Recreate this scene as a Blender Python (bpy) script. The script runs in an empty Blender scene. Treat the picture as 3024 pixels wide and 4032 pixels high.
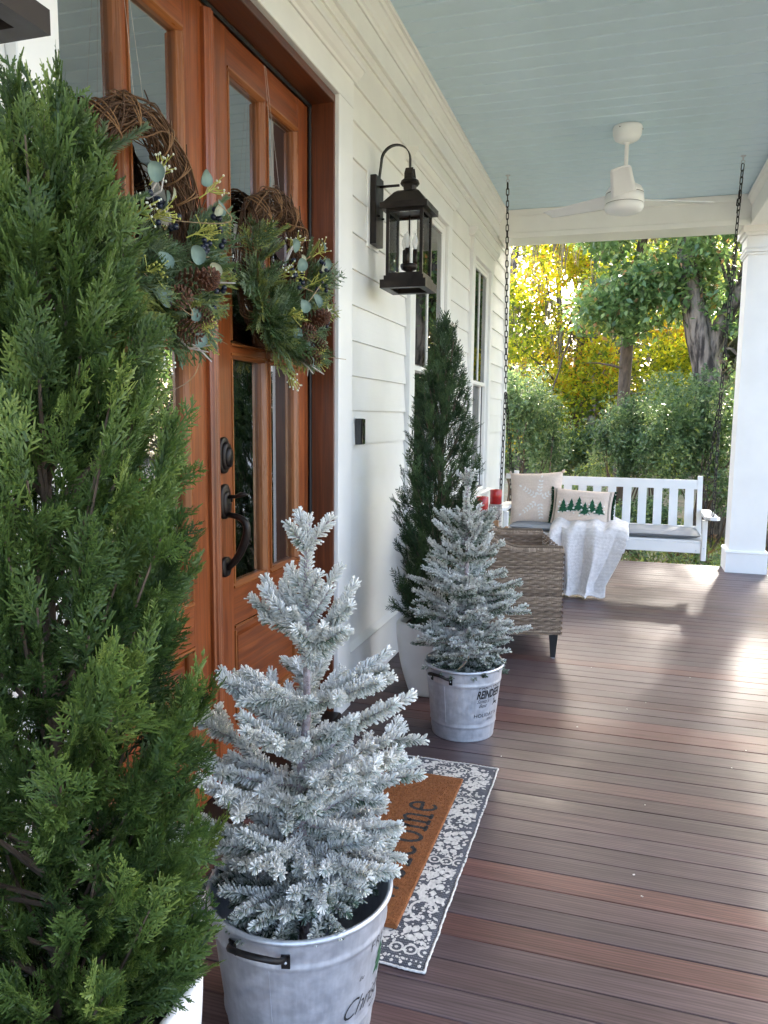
import bpy, math, random
import numpy as np
from mathutils import Vector, Matrix, Euler

random.seed(11)
rng = np.random.default_rng(11)
scn = bpy.context.scene
COL = scn.collection
R_ = math.radians
pi = math.pi

# ------------------------------------------------------------------ camera
YAW, PITCH, ROLL = R_(17.266), R_(-7.021), R_(0.578)
cam = bpy.data.cameras.new('camera')
cam.sensor_fit = 'HORIZONTAL'; cam.sensor_width = 36.0; cam.lens = 36.0
cam.clip_start = 0.02; cam.clip_end = 500
cam_ob = bpy.data.objects.new('camera', cam); COL.objects.link(cam_ob)
fwd = Vector((-math.sin(YAW)*math.cos(PITCH), math.cos(YAW)*math.cos(PITCH), math.sin(PITCH)))
rgt = Vector((math.cos(YAW), math.sin(YAW), 0)); upv = rgt.cross(fwd)
r2 = rgt*math.cos(ROLL) + upv*math.sin(ROLL); u2 = -rgt*math.sin(ROLL) + upv*math.cos(ROLL)
cm = Matrix((r2, u2, -fwd)).transposed().to_4x4(); cm.translation = (1.1494, 0.0, 1.29)
cam_ob.matrix_world = cm
scn.camera = cam_ob

# ------------------------------------------------------------------ sky, sun, exposure
SUN_EL, SUN_AZ = R_(34), R_(12)          # azimuth from +Y towards +X
world = bpy.data.worlds.new('World'); scn.world = world; world.use_nodes = True
wn = world.node_tree
sky = wn.nodes.new('ShaderNodeTexSky'); sky.sky_type = 'NISHITA'; sky.sun_disc = False
sky.sun_elevation = SUN_EL; sky.sun_rotation = SUN_AZ
sky.air_density = .75; sky.dust_density = 5.0; sky.ozone_density = .2
bg = wn.nodes['Background']; bg.inputs['Strength'].default_value = 0.15
wn.links.new(sky.outputs[0], bg.inputs[0])
sl = bpy.data.lights.new('sun', 'SUN'); sl.energy = 2.2; sl.angle = R_(3); sl.color = (1.0, 0.93, 0.82)
so = bpy.data.objects.new('sun', sl); COL.objects.link(so)
sd = Vector((math.sin(SUN_AZ)*math.cos(SUN_EL), math.cos(SUN_AZ)*math.cos(SUN_EL), math.sin(SUN_EL)))
so.rotation_euler = sd.to_track_quat('Z', 'Y').to_euler(); so.location = sd*40
vs = scn.view_settings
vs.view_transform = 'Standard'; vs.look = 'None'; vs.gamma = 1.0; vs.use_curve_mapping = False
vs.exposure = 3.5
scn.render.engine = 'CYCLES'
scn.cycles.max_bounces = 10; scn.cycles.diffuse_bounces = 5; scn.cycles.transparent_max_bounces = 16

# ------------------------------------------------------------------ helpers
def parent_to(o, p):
    o.parent = p
    if p.parent is None: o.matrix_parent_inverse = p.matrix_basis.inverted()

def tag(o, label=None, cat=None, group=None, kind=None):
    if label: o['label'] = label
    if cat: o['category'] = cat
    if group: o['group'] = group
    if kind: o['kind'] = kind
    return o

def thing(name, label, cat, loc=(0, 0, 0), group=None, kind=None):
    o = bpy.data.objects.new(name, None); o.empty_display_size = .05
    o.location = loc; COL.objects.link(o)
    return tag(o, label, cat, group, kind)

class MB:
    def __init__(s): s.v = []; s.f = []; s.n = 0; s.mx = None
    def add(s, V, F):
        V = np.asarray(V, float).reshape(-1, 3)
        s.v.append(V); k = s.n
        s.f.extend([tuple(int(i)+k for i in f) for f in F]); s.n += len(V); return s
    def box(s, x0, x1, y0, y1, z0, z1):
        return s.add([(x0,y0,z0),(x1,y0,z0),(x1,y1,z0),(x0,y1,z0),(x0,y0,z1),(x1,y0,z1),(x1,y1,z1),(x0,y1,z1)],
                     [(0,3,2,1),(4,5,6,7),(0,1,5,4),(1,2,6,5),(2,3,7,6),(3,0,4,7)])
    def prism(s, ax, a0, a1, poly):
        # polygon given in the two other axes (in axis order), extruded along ax
        n = len(poly); V = []
        for a in (a0, a1):
            for p in poly:
                q = list(p); q.insert(ax, a); V.append(q)
        F = [tuple(range(n-1, -1, -1)), tuple(range(n, 2*n))]
        F += [(i, (i+1) % n, n+(i+1) % n, n+i) for i in range(n)]
        if ax == 1: F = [f[::-1] for f in F]
        return s.add(V, F)
    def bar(s, ax, a0, a1, b0, b1, c0, c1, ch=.003):
        ch = min(ch, (b1-b0)*.45, (c1-c0)*.45)
        return s.prism(ax, a0, a1, [(b0+ch,c0),(b1-ch,c0),(b1,c0+ch),(b1,c1-ch),(b1-ch,c1),(b0+ch,c1),(b0,c1-ch),(b0,c0+ch)])
    def tube(s, P, R, n=8, cap=True):
        P = np.asarray(P, float); m = len(P)
        R = np.broadcast_to(np.asarray(R, float), (m,))
        T = np.gradient(P, axis=0); T /= np.linalg.norm(T, axis=1)[:, None]+1e-12
        ref = np.array([0, 0, 1.]) if abs(T[0][2]) < .9 else np.array([1., 0, 0])
        a = np.linspace(0, 2*pi, n, endpoint=False); V = []
        N = np.cross(T[0], ref); N /= np.linalg.norm(N)
        for i in range(m):
            N = N - T[i]*N.dot(T[i]); N /= np.linalg.norm(N)+1e-12
            B = np.cross(T[i], N)
            V.append(P[i]+R[i]*(np.cos(a)[:, None]*N+np.sin(a)[:, None]*B))
        F = [(i*n+j, i*n+(j+1) % n, (i+1)*n+(j+1) % n, (i+1)*n+j) for i in range(m-1) for j in range(n)]
        if cap: F += [tuple(range(n-1, -1, -1)), tuple((m-1)*n+j for j in range(n))]
        return s.add(np.concatenate(V), F)
    def lathe(s, prof, n=32, c=(0, 0, 0)):
        a = np.linspace(0, 2*pi, n, endpoint=False); V = []
        for r, z in prof: V.append(np.stack([c[0]+r*np.cos(a), c[1]+r*np.sin(a), np.full(n, c[2]+z)], 1))
        m = len(prof)
        F = [(i*n+j, i*n+(j+1) % n, (i+1)*n+(j+1) % n, (i+1)*n+j) for i in range(m-1) for j in range(n)]
        return s.add(np.concatenate(V), F)
    def ball(s, c, r, n=8, m=6, sc=(1, 1, 1)):
        V = []
        for i in range(m+1):
            t = pi*i/m
            for j in range(n):
                p = 2*pi*j/n
                V.append((c[0]+sc[0]*r*math.sin(t)*math.cos(p), c[1]+sc[1]*r*math.sin(t)*math.sin(p), c[2]+sc[2]*r*math.cos(t)))
        F = [(i*n+j, (i+1)*n+j, (i+1)*n+(j+1) % n, i*n+(j+1) % n) for i in range(m) for j in range(n)]
        return s.add(V, F)
    def grid(s, G, closed=False):
        # G (a,b,3) array of points
        a, b = G.shape[:2]
        F = [(i*b+j, i*b+j+1, (i+1)*b+j+1, (i+1)*b+j) for i in range(a-1) for j in range(b-1)]
        return s.add(G.reshape(-1, 3), F)
    def build(s, name, mat, parent=None, smooth=False, origin=None):
        V = np.concatenate(s.v) if s.v else np.zeros((0, 3))
        if s.mx is not None:
            M = np.array(s.mx); V = V @ M[:3, :3].T + M[:3, 3]
        if origin is not None: V = V - np.array(origin)
        me = bpy.data.meshes.new(name); me.from_pydata(V.tolist(), [], s.f)
        if mat: me.materials.append(mat)
        if smooth: me.polygons.foreach_set('use_smooth', [True]*len(me.polygons))
        me.update()
        o = bpy.data.objects.new(name, me); COL.objects.link(o)
        if origin is not None: o.location = origin
        if parent: parent_to(o, parent)
        return o

def npmesh(name, V, F, mat, parent=None, attrs=None, smooth=False):
    V = np.ascontiguousarray(V, np.float32); F = np.ascontiguousarray(F, np.int32)
    k = F.shape[1]; me = bpy.data.meshes.new(name)
    me.vertices.add(len(V)); me.vertices.foreach_set('co', V.ravel())
    me.loops.add(F.size); me.loops.foreach_set('vertex_index', F.ravel())
    me.polygons.add(len(F))
    me.polygons.foreach_set('loop_start', np.arange(0, F.size, k, dtype=np.int32))
    me.polygons.foreach_set('loop_total', np.full(len(F), k, np.int32))
    if smooth: me.polygons.foreach_set('use_smooth', np.ones(len(F), bool))
    me.update(calc_edges=True)
    for an, (dom, val) in (attrs or {}).items():
        a = me.attributes.new(an, 'FLOAT', dom); a.data.foreach_set('value', np.ascontiguousarray(val, np.float32))
    me.materials.append(mat)
    o = bpy.data.objects.new(name, me); COL.objects.link(o)
    if parent: parent_to(o, parent)
    return o

def inst(src, name, loc, parent, rot=None, scale=None):
    o = bpy.data.objects.new(name, src.data); COL.objects.link(o); o.location = loc
    if rot is not None: o.rotation_euler = rot
    if scale is not None: o.scale = scale
    if parent: parent_to(o, parent)
    return o

def frame_mx(origin, xa, ya, za):
    M = Matrix.Identity(4)
    for i in range(3):
        M[i][0], M[i][1], M[i][2], M[i][3] = xa[i], ya[i], za[i], origin[i]
    return M

def nrm(a):
    return a/(np.linalg.norm(a, axis=-1, keepdims=True)+1e-12)

# ------------------------------------------------------------------ materials
def base(name):
    m = bpy.data.materials.new(name); m.use_nodes = True
    return m, m.node_tree, m.node_tree.nodes['Principled BSDF']

def nd(nt, t, **kw):
    n = nt.nodes.new(t)
    for k, v in kw.items(): setattr(n, k, v)
    return n

def ramp(nt, fac, stops):
    r = nd(nt, 'ShaderNodeValToRGB')
    el = r.color_ramp.elements
    while len(el) < len(stops): el.new(.5)
    for e, (p, c) in zip(el, stops): e.position = p; e.color = (*c, 1)
    nt.links.new(fac, r.inputs[0]); return r.outputs[0]

def coords(nt, scale=(1, 1, 1), per_object=False, rot=(0, 0, 0)):
    tc = nd(nt, 'ShaderNodeTexCoord'); mp = nd(nt, 'ShaderNodeMapping')
    mp.inputs['Scale'].default_value = scale; mp.inputs['Rotation'].default_value = rot
    out = tc.outputs['Object']
    if per_object:
        oi = nd(nt, 'ShaderNodeObjectInfo')
        ml = nd(nt, 'ShaderNodeMath', operation='MULTIPLY'); ml.inputs[1].default_value = 53.0
        nt.links.new(oi.outputs['Random'], ml.inputs[0])
        ad = nd(nt, 'ShaderNodeVectorMath', operation='ADD')
        nt.links.new(out, ad.inputs[0]); nt.links.new(ml.outputs[0], ad.inputs[1]); out = ad.outputs[0]
    nt.links.new(out, mp.inputs['Vector']); return mp.outputs[0]

def noise(nt, vec, scale, detail=6, rough=.55, dist=0):
    n = nd(nt, 'ShaderNodeTexNoise'); n.inputs['Scale'].default_value = scale
    n.inputs['Detail'].default_value = detail; n.inputs['Roughness'].default_value = rough
    n.inputs['Distortion'].default_value = dist
    nt.links.new(vec, n.inputs['Vector']); return n.outputs['Fac']

def bump(nt, b, h, strength, dist=.002, prev=None):
    n = nd(nt, 'ShaderNodeBump'); n.inputs['Strength'].default_value = strength; n.inputs['Distance'].default_value = dist
    nt.links.new(h, n.inputs['Height'])
    if prev: nt.links.new(prev, n.inputs['Normal'])
    nt.links.new(n.outputs[0], b.inputs['Normal']); return n.outputs[0]

def mixc(nt, fac, a, b, mode='MIX'):
    m = nd(nt, 'ShaderNodeMix', data_type='RGBA', blend_type=mode)
    for inp, val in ((m.inputs[0], fac), (m.inputs[6], a), (m.inputs[7], b)):
        if isinstance(val, (int, float)): inp.default_value = val
        elif isinstance(val, tuple): inp.default_value = (*val, 1)
        else: nt.links.new(val, inp)
    return m.outputs[2]

def surf(name, c1, c2, nscale=6, stretch=(1, 1, 1), rough=(.4, .6), bstr=.15, bscale=None, bdist=.002,
         detail=6, metal=0, spec=.5, per_object=False, lo=.3, hi=.7, coat=0):
    m, nt, b = base(name)
    v = coords(nt, stretch, per_object); f = noise(nt, v, nscale, detail)
    nt.links.new(ramp(nt, f, [(lo, c1), (hi, c2)]), b.inputs['Base Color'])
    nt.links.new(ramp(nt, f, [(.3, (rough[0],)*3), (.7, (rough[1],)*3)]), b.inputs['Roughness'])
    b.inputs['Metallic'].default_value = metal; b.inputs['Specular IOR Level'].default_value = spec
    b.inputs['Coat Weight'].default_value = coat
    if bstr: bump(nt, b, noise(nt, v, bscale or nscale*4, 5), bstr, bdist)
    return m

def leafmat(name, stops, transl=.35, rough=.5, attr='tint', tcol=1.3, spec=.4):
    m, nt, b = base(name)
    at = nd(nt, 'ShaderNodeAttribute'); at.attribute_name = attr
    c = ramp(nt, at.outputs['Fac'], stops)
    nt.links.new(c, b.inputs['Base Color']); b.inputs['Roughness'].default_value = rough
    b.inputs['Specular IOR Level'].default_value = spec
    if transl > 0:
        tr = nd(nt, 'ShaderNodeBsdfTranslucent')
        nt.links.new(mixc(nt, 1.0, c, (tcol, tcol, tcol*.75), 'MULTIPLY'), tr.inputs[0])
        mx = nd(nt, 'ShaderNodeMixShader'); mx.inputs[0].default_value = transl
        nt.links.new(b.outputs[0], mx.inputs[1]); nt.links.new(tr.outputs[0], mx.inputs[2])
        nt.links.new(mx.outputs[0], nt.nodes['Material Output'].inputs[0])
    return m

def glassmat(name, tint=(1, 1, 1), ior=1.5, rough=0.0):
    m = bpy.data.materials.new(name); m.use_nodes = True; nt = m.node_tree
    nt.nodes.remove(nt.nodes['Principled BSDF'])
    tr = nd(nt, 'ShaderNodeBsdfTransparent'); tr.inputs[0].default_value = (*tint, 1)
    gl = nd(nt, 'ShaderNodeBsdfGlossy'); gl.inputs['Roughness'].default_value = rough
    fr = nd(nt, 'ShaderNodeFresnel'); fr.inputs[0].default_value = ior
    mx = nd(nt, 'ShaderNodeMixShader')
    nt.links.new(fr.outputs[0], mx.inputs[0]); nt.links.new(tr.outputs[0], mx.inputs[1]); nt.links.new(gl.outputs[0], mx.inputs[2])
    nt.links.new(mx.outputs[0], nt.nodes['Material Output'].inputs[0])
    return m

def woodmat(name, c_dark, c_mid, c_light, axis, rough=(.28, .45), bstr=.12, coat=.25, scale=1.0, per_object=False):
    m, nt, b = base(name)
    st = [26*scale]*3; st[axis] = 1.3*scale
    v = coords(nt, tuple(st), per_object)
    f1 = noise(nt, v, 1.6, 8, .62, .6)
    st2 = [150*scale]*3; st2[axis] = 3*scale
    f2 = noise(nt, coords(nt, tuple(st2), per_object), 1.0, 4, .6)
    f3 = noise(nt, coords(nt, (2.2, 2.2, 2.2), per_object), 1.0, 3)
    c = ramp(nt, f1, [(.25, c_dark), (.5, c_mid), (.78, c_light)])
    c = mixc(nt, ramp(nt, f2, [(.42, (0, 0, 0)), (.62, (.45,)*3)]), c, c_dark)
    c = mixc(nt, 1.0, c, ramp(nt, f3, [(.3, (.72, .68, .66)), (.7, (1.12, 1.1, 1.08))]), 'MULTIPLY')
    nt.links.new(c, b.inputs['Base Color'])
    nt.links.new(ramp(nt, f1, [(.3, (rough[0],)*3), (.7, (rough[1],)*3)]), b.inputs['Roughness'])
    b.inputs['Coat Weight'].default_value = coat; b.inputs['Coat Roughness'].default_value = .25
    bump(nt, b, f2, bstr, .001); return m

def paintmat(name, c, axis=None, rough=.45, emboss=.0, dirt=.93):
    m, nt, b = base(name)
    f = noise(nt, coords(nt, (1, 1, 1)), 3.0, 5)
    nt.links.new(mixc(nt, 1.0, c, ramp(nt, f, [(.35, (dirt,)*3), (.65, (1, 1, 1))]), 'MULTIPLY'), b.inputs['Base Color'])
    b.inputs['Roughness'].default_value = rough
    st = [9.0]*3
    if axis is not None: st = [40.0]*3; st[axis] = 2.2
    f2 = noise(nt, coords(nt, tuple(st), True), 1.4 if axis is not None else 20, 6, .6, 1.2 if axis is not None else 0)
    bump(nt, b, f2, emboss if emboss else .05, .0015); return m

MT = {}
WHT = (.81, .795, .75)
MT['paint'] = paintmat('white_trim_paint', (.82, .81, .775), None, .4)
MT['siding'] = paintmat('white_siding_paint', WHT, 1, .5, .35)
MT['column'] = paintmat('white_column_paint', (.82, .80, .77), None, .38)
MT['ceil'] = paintmat('pale_blue_ceiling_paint', (.58, .73, .82), 0, .42, .08)
MT['wood_v'] = woodmat('mahogany_upright', (.11, .024, .006), (.26, .066, .015), (.40, .115, .027), 2)
MT['wood_h'] = woodmat('mahogany_level', (.11, .024, .006), (.26, .066, .015), (.40, .115, .027), 1)
MT['wood_dark'] = woodmat('mahogany_jamb', (.055, .015, .006), (.13, .036, .012), (.20, .06, .02), 2)
MT['wood_darkh'] = woodmat('mahogany_head', (.055, .015, .006), (.13, .036, .012), (.20, .06, .02), 1)
MT['wood_bead'] = woodmat('mahogany_bead', (.17, .05, .014), (.32, .11, .03), (.42, .16, .05), 2, (.22, .36))
MT['wood_beadh'] = woodmat('mahogany_bead_level', (.17, .05, .014), (.32, .11, .03), (.42, .16, .05), 1, (.22, .36))
MT['black'] = surf('black_rubber', (.006, .006, .006), (.012, .012, .012), 20, rough=(.5, .7))
MT['bronze'] = surf('oil_rubbed_bronze', (.012, .009, .008), (.030, .022, .017), 14, rough=(.32, .5), metal=.55, bstr=.05)
MT['iron'] = surf('dark_iron', (.012, .011, .011), (.035, .032, .03), 60, rough=(.4, .6), metal=.7, bstr=.1)
MT['glass'] = glassmat('door_glass', (.6, .65, .63), 8.0)
MT['winglass'] = glassmat('window_glass', (.45, .5, .47), 7.0)
MT['lowglass'] = glassmat('screened_lower_glass', (.75, .73, .70), 1.7)
MT['lampglass'] = glassmat('lantern_glass', (1, 1, 1), 1.25)
MT['bulb'] = surf('whitened_bulb_glass', (.80, .79, .76), (.84, .83, .80), 5, rough=(.08, .1), bstr=0)  # whitish base stands in for the light caught in clear bulbs
MT['bulb'].node_tree.nodes['Principled BSDF'].inputs['Alpha'].default_value = .45
MT['pot'] = surf('white_glazed_planter', (.70, .69, .66), (.78, .77, .75), 9, rough=(.35, .5), bstr=.05)
MT['soil'] = surf('dark_potting_soil', (.02, .014, .01), (.06, .045, .03), 60, rough=(.9, 1), bstr=.8, bdist=.01)
MT['bark'] = surf('brown_bark', (.05, .032, .02), (.14, .10, .07), 30, (1, 1, .25), rough=(.8, .95), bstr=.6, bdist=.004)
MT['oakbark'] = surf('grey_ridged_bark', (.022, .016, .013), (.20, .165, .135), 15, (1, 1, .20), rough=(.85, .95), bstr=1.0, bscale=26, bdist=.04, lo=.40, hi=.60)
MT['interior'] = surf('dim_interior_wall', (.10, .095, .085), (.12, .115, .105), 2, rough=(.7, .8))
MT['curtain'] = surf('taupe_curtain', (.17, .13, .105), (.30, .24, .20), 5, (1, 12, .3), rough=(.8, .9), bstr=.4)
MT['white_fab'] = surf('soft_white_fleece', (.60, .565, .55), (.76, .725, .71), 45, rough=(.9, 1), bstr=.9, bscale=150, bdist=.004, spec=.1)
MT['beige_fab'] = surf('beige_linen', (.62, .50, .415), (.71, .59, .50), 90, rough=(.9, 1), bstr=.5, bscale=300, bdist=.002, spec=.1)
MT['fabwhite'] = surf('white_embroidery', (.72, .68, .63), (.80, .77, .73), 60, rough=(.9, 1), bstr=.3, spec=.1)
MT['fabgreen'] = surf('green_applique', (.015, .07, .035), (.03, .11, .06), 60, rough=(.9, 1), bstr=.3, spec=.1)
MT['fabgreen2'] = surf('pale_outline_thread', (.30, .34, .30), (.42, .46, .42), 60, rough=(.9, 1), bstr=.3, spec=.1)
MT['fringe'] = surf('dark_green_fringe', (.006, .028, .014), (.014, .05, .026), 80, rough=(.9, 1), bstr=.6, spec=.1)
MT['charcoal'] = surf('charcoal_thread', (.02, .025, .022), (.035, .04, .037), 60, rough=(.9, 1), bstr=.2, spec=.1)
MT['grey_fab'] = surf('grey_outdoor_cushion', (.21, .225, .24), (.28, .295, .31), 9, (1, 6, 6), rough=(.65, .8), bstr=.2, spec=.3)
MT['fanwhite'] = surf('white_fan_enamel', (.78, .785, .79), (.82, .825, .83), 4, rough=(.3, .4), bstr=.0)
MT['red'] = surf('red_candle_wax', (.30, .008, .010), (.38, .014, .014), 12, rough=(.25, .4), bstr=.05, coat=.3)
MT['birch'] = surf('birch_bark', (.16, .13, .11), (.58, .54, .49), 20, (1, 1, 4), rough=(.7, .9), bstr=.5, bdist=.003)
MT['pine'] = woodmat('light_pine_wood', (.38, .20, .09), (.50, .29, .14), (.58, .37, .20), 2, (.5, .7), .1, 0)
MT['tabletop'] = surf('grey_white_table', (.42, .41, .40), (.55, .54, .53), 12, rough=(.5, .6))
MT['ink'] = surf('black_print', (.010, .010, .011), (.022, .022, .024), 80, rough=(.55, .7), bstr=0)
MT['inkgreen'] = surf('green_print', (.02, .08, .035), (.03, .11, .05), 60, rough=(.6, .7), bstr=0)
MT['twine'] = surf('natural_twine', (.32, .22, .12), (.44, .32, .19), 60, rough=(.9, 1), bstr=.3)
MT['vine'] = leafmat('grapevine', [(0, (.045, .02, .010)), (.5, (.13, .065, .03)), (1, (.30, .16, .07))], 0, .7)
MT['berry'] = surf('navy_berry', (.006, .009, .02), (.015, .022, .045), 30, rough=(.2, .35), bstr=.05)
MT['whiteberry'] = surf('white_berry', (.62, .64, .50), (.76, .77, .66), 30, rough=(.4, .5), bstr=0)
MT['limetwig'] = surf('lime_sprig', (.34, .36, .06), (.50, .48, .13), 30, rough=(.5, .6), bstr=0)
MT['whitetwig'] = surf('frosted_twig', (.46, .40, .36), (.70, .66, .62), 60, rough=(.7, .9), bstr=.3)
MT['cone'] = surf('pine_cone_scale', (.045, .014, .006), (.16, .058, .026), 60, rough=(.5, .65), bstr=.3)
MT['euca'] = surf('eucalyptus_leaf', (.11, .17, .145), (.20, .28, .23), 14, rough=(.55, .7), bstr=.1)
MT['eucapale'] = surf('pale_eucalyptus_leaf', (.30, .31, .20), (.42, .42, .30), 14, rough=(.55, .7), bstr=.1)
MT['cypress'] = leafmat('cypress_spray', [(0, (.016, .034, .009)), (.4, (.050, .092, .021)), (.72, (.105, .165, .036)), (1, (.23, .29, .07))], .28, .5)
MT['cypress2'] = leafmat('deep_cypress_spray', [(0, (.010, .024, .009)), (.45, (.026, .058, .020)), (1, (.085, .14, .045))], .2, .55)
MT['wreathgreen'] = leafmat('mixed_wreath_spray', [(0, (.032, .066, .022)), (.35, (.082, .135, .045)), (.6, (.16, .22, .145)), (.8, (.21, .25, .065)), (1, (.36, .36, .10))], .2, .55)
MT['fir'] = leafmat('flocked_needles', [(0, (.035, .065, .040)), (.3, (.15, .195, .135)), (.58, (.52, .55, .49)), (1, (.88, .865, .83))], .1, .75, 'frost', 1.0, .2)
MT['firstem'] = surf('flocked_stem', (.20, .14, .13), (.52, .46, .46), 90, rough=(.8, 1), bstr=.8, bdist=.004)
# galvanised steel
def galv():
    m, nt, b = base('galvanised_steel')
    v = coords(nt, (60, 60, 5)); f = noise(nt, v, 1.5, 5)
    f2 = noise(nt, coords(nt, (1, 1, 1)), 38, 3)
    c = mixc(nt, .5, ramp(nt, f, [(.3, (.44, .46, .50)), (.7, (.60, .62, .66))]), ramp(nt, f2, [(.35, (.42, .44, .47)), (.65, (.64, .66, .70))]))
    nt.links.new(c, b.inputs['Base Color']); b.inputs['Metallic'].default_value = .62
    nt.links.new(ramp(nt, f2, [(.3, (.36,)*3), (.7, (.55,)*3)]), b.inputs['Roughness'])
    bump(nt, b, f, .06, .001); return m
MT['galv'] = galv()
# deck boards: colour from the object's own colour
def deckmat():
    m, nt, b = base('hardwood_deck_board')
    oi = nd(nt, 'ShaderNodeObjectInfo')
    v = coords(nt, (1.1, 16, 16), True)
    f1 = noise(nt, v, 1.7, 7, .6, 1.6)
    wv = nd(nt, 'ShaderNodeTexWave', wave_type='BANDS', bands_direction='Y'); wv.inputs['Scale'].default_value = 1.1
    wv.inputs['Distortion'].default_value = 7.0; wv.inputs['Detail'].default_value = 3; wv.inputs['Detail Scale'].default_value = .8
    nt.links.new(coords(nt, (1.6, 30, 4), True), wv.inputs['Vector'])
    f2 = noise(nt, coords(nt, (4, 220, 60), True), 1.0, 3)
    f3 = noise(nt, coords(nt, (3, 3, 3), True), 1.0, 4)
    g = ramp(nt, f1, [(.28, (.62, .60, .60)), (.55, (1, 1, 1)), (.8, (1.28, 1.22, 1.18))])
    c = mixc(nt, 1.0, oi.outputs['Color'], g, 'MULTIPLY')
    c = mixc(nt, .75, c, mixc(nt, 1.0, c, ramp(nt, wv.outputs['Fac'], [(.1, (.62, .58, .58)), (.5, (1.05, 1.03, 1.02))]), 'MULTIPLY'))
    c = mixc(nt, 1.0, c, ramp(nt, f2, [(.35, (.82,)*3), (.6, (1.06,)*3)]), 'MULTIPLY')
    c = mixc(nt, 1.0, c, ramp(nt, f3, [(.3, (.86, .86, .88)), (.7, (1.1, 1.08, 1.06))]), 'MULTIPLY')
    nt.links.new(c, b.inputs['Base Color'])
    nt.links.new(ramp(nt, f3, [(.3, (.36,)*3), (.7, (.52,)*3)]), b.inputs['Roughness'])
    b.inputs['Specular IOR Level'].default_value = .38
    n1 = bump(nt, b, f2, .22, .0012); bump(nt, b, wv.outputs['Fac'], .08, .001, n1)
    return m
MT['deck'] = deckmat()
MT['joist'] = surf('dark_under_deck', (.012, .010, .010), (.02, .017, .016), 5, rough=(.8, .9))
def groundmat():
    m, nt, b = base('leaf_litter_ground')
    v = coords(nt); f = noise(nt, v, 1.3, 8, .65); f2 = noise(nt, v, 14, 6, .7)
    c = mixc(nt, ramp(nt, f, [(.4, (0, 0, 0)), (.6, (1, 1, 1))]), ramp(nt, f2, [(.3, (.17, .135, .105)), (.7, (.40, .34, .27))]),
             ramp(nt, f2, [(.3, (.12, .145, .085)), (.7, (.25, .27, .16))]))
    nt.links.new(c, b.inputs['Base Color']); b.inputs['Roughness'].default_value = .95
    bump(nt, b, f2, 1.0, .05); return m
MT['ground'] = groundmat()
MT['coir'] = leafmat('coir_fibre', [(0, (.14, .045, .012)), (.5, (.30, .11, .03)), (1, (.46, .20, .065))], 0, .9)
MT['coirdark'] = surf('charcoal_coir', (.02, .02, .02), (.05, .048, .046), 150, rough=(.95, 1), bstr=.8)
def rugmat():
    m, nt, b = base('woven_charcoal_cotton')
    v = coords(nt)
    wv = nd(nt, 'ShaderNodeTexWave', wave_type='BANDS', bands_direction='X'); wv.inputs['Scale'].default_value = 75; wv.inputs['Distortion'].default_value = .6
    wv2 = nd(nt, 'ShaderNodeTexWave', wave_type='BANDS', bands_direction='Y'); wv2.inputs['Scale'].default_value = 40; wv2.inputs['Distortion'].default_value = .6
    nt.links.new(v, wv.inputs['Vector']); nt.links.new(v, wv2.inputs['Vector'])
    mm = nd(nt, 'ShaderNodeMath', operation='MULTIPLY'); nt.links.new(wv.outputs['Fac'], mm.inputs[0]); nt.links.new(wv2.outputs['Fac'], mm.inputs[1])
    f = noise(nt, v, 25, 4)
    c = mixc(nt, ramp(nt, mm.outputs[0], [(0, (0,)*3), (1, (1,)*3)]), (.05, .053, .062), (.17, .18, .205))
    c = mixc(nt, 1, c, ramp(nt, f, [(.3, (.75,)*3), (.7, (1.2,)*3)]), 'MULTIPLY')
    nt.links.new(c, b.inputs['Base Color']); b.inputs['Roughness'].default_value = .95
    bump(nt, b, mm.outputs[0], .6, .002); return m
MT['rug'] = rugmat()
MT['rugwhite'] = surf('cream_rug_print', (.44, .42, .39), (.68, .66, .62), 120, (1, .6, 1), rough=(.95, 1), bstr=.5, bscale=300, spec=.1)
MT['wicker'] = leafmat('brown_resin_wicker', [(0, (.10, .066, .042)), (.5, (.235, .165, .112)), (1, (.40, .30, .215))], 0, .5)
MT['legmetal'] = surf('dark_chair_leg', (.02, .02, .02), (.035, .034, .033), 20, rough=(.35, .5), bstr=.05)
MT['swing'] = paintmat('white_swing_lumber', (.80, .79, .77), 0, .4, .06)

# ================================================================== SETTING
ZC = 3.10            # porch ceiling
XF = 2.45            # outer deck edge
Y0, Y1 = -1.75, 7.37 # deck length
gnd = MB()
n = 60
gx = np.linspace(-60, 60, n); gy = np.linspace(-40, 110, n)
GX, GY = np.meshgrid(gx, gy, indexing='ij')
GZ = -.42 + .10*np.sin(GX*.35)*np.cos(GY*.3) + np.clip((GY-14)*.03, 0, 1.5)
gnd.grid(np.stack([GX, GY, GZ], -1))
tag(gnd.build('ground', MT['ground'], None, True), kind='structure')

# ---- deck
deck = thing('deck', 'dark hardwood porch deck of narrow boards', 'deck', (1.2, 3, 0), kind='structure')
MB().box(0.004, XF-.03, Y0+.01, Y1-.02, -.20, -.034).build('deck_frame', MT['joist'], deck)
MB().box(XF-.028, XF-.004, Y0, Y1-.02, -.34, -.028).build('fascia', MT['paint'], deck)
MB().box(0.01, XF-.03, Y1-.018, Y1-.002, -.34, -.028).build('fascia', MT['paint'], deck)
PIT = .0886; PH = 2.025
k0 = int(math.floor((Y0-PH)/PIT))+1; k1 = int(math.floor((Y1-PH)/PIT))
bd = MB().bar(0, .003, XF, .0012, PIT-.0012, -.026, 0, .0016).build('deck_board', MT['deck'], deck)
REDS = {0: 1.0, -3: 1.0, 7: .45, 12: .55, 13: .9, 14: .7, 23: .85, 17: .4, -7: .5, 30: .4, 38: .35, -11: .8}
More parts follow.
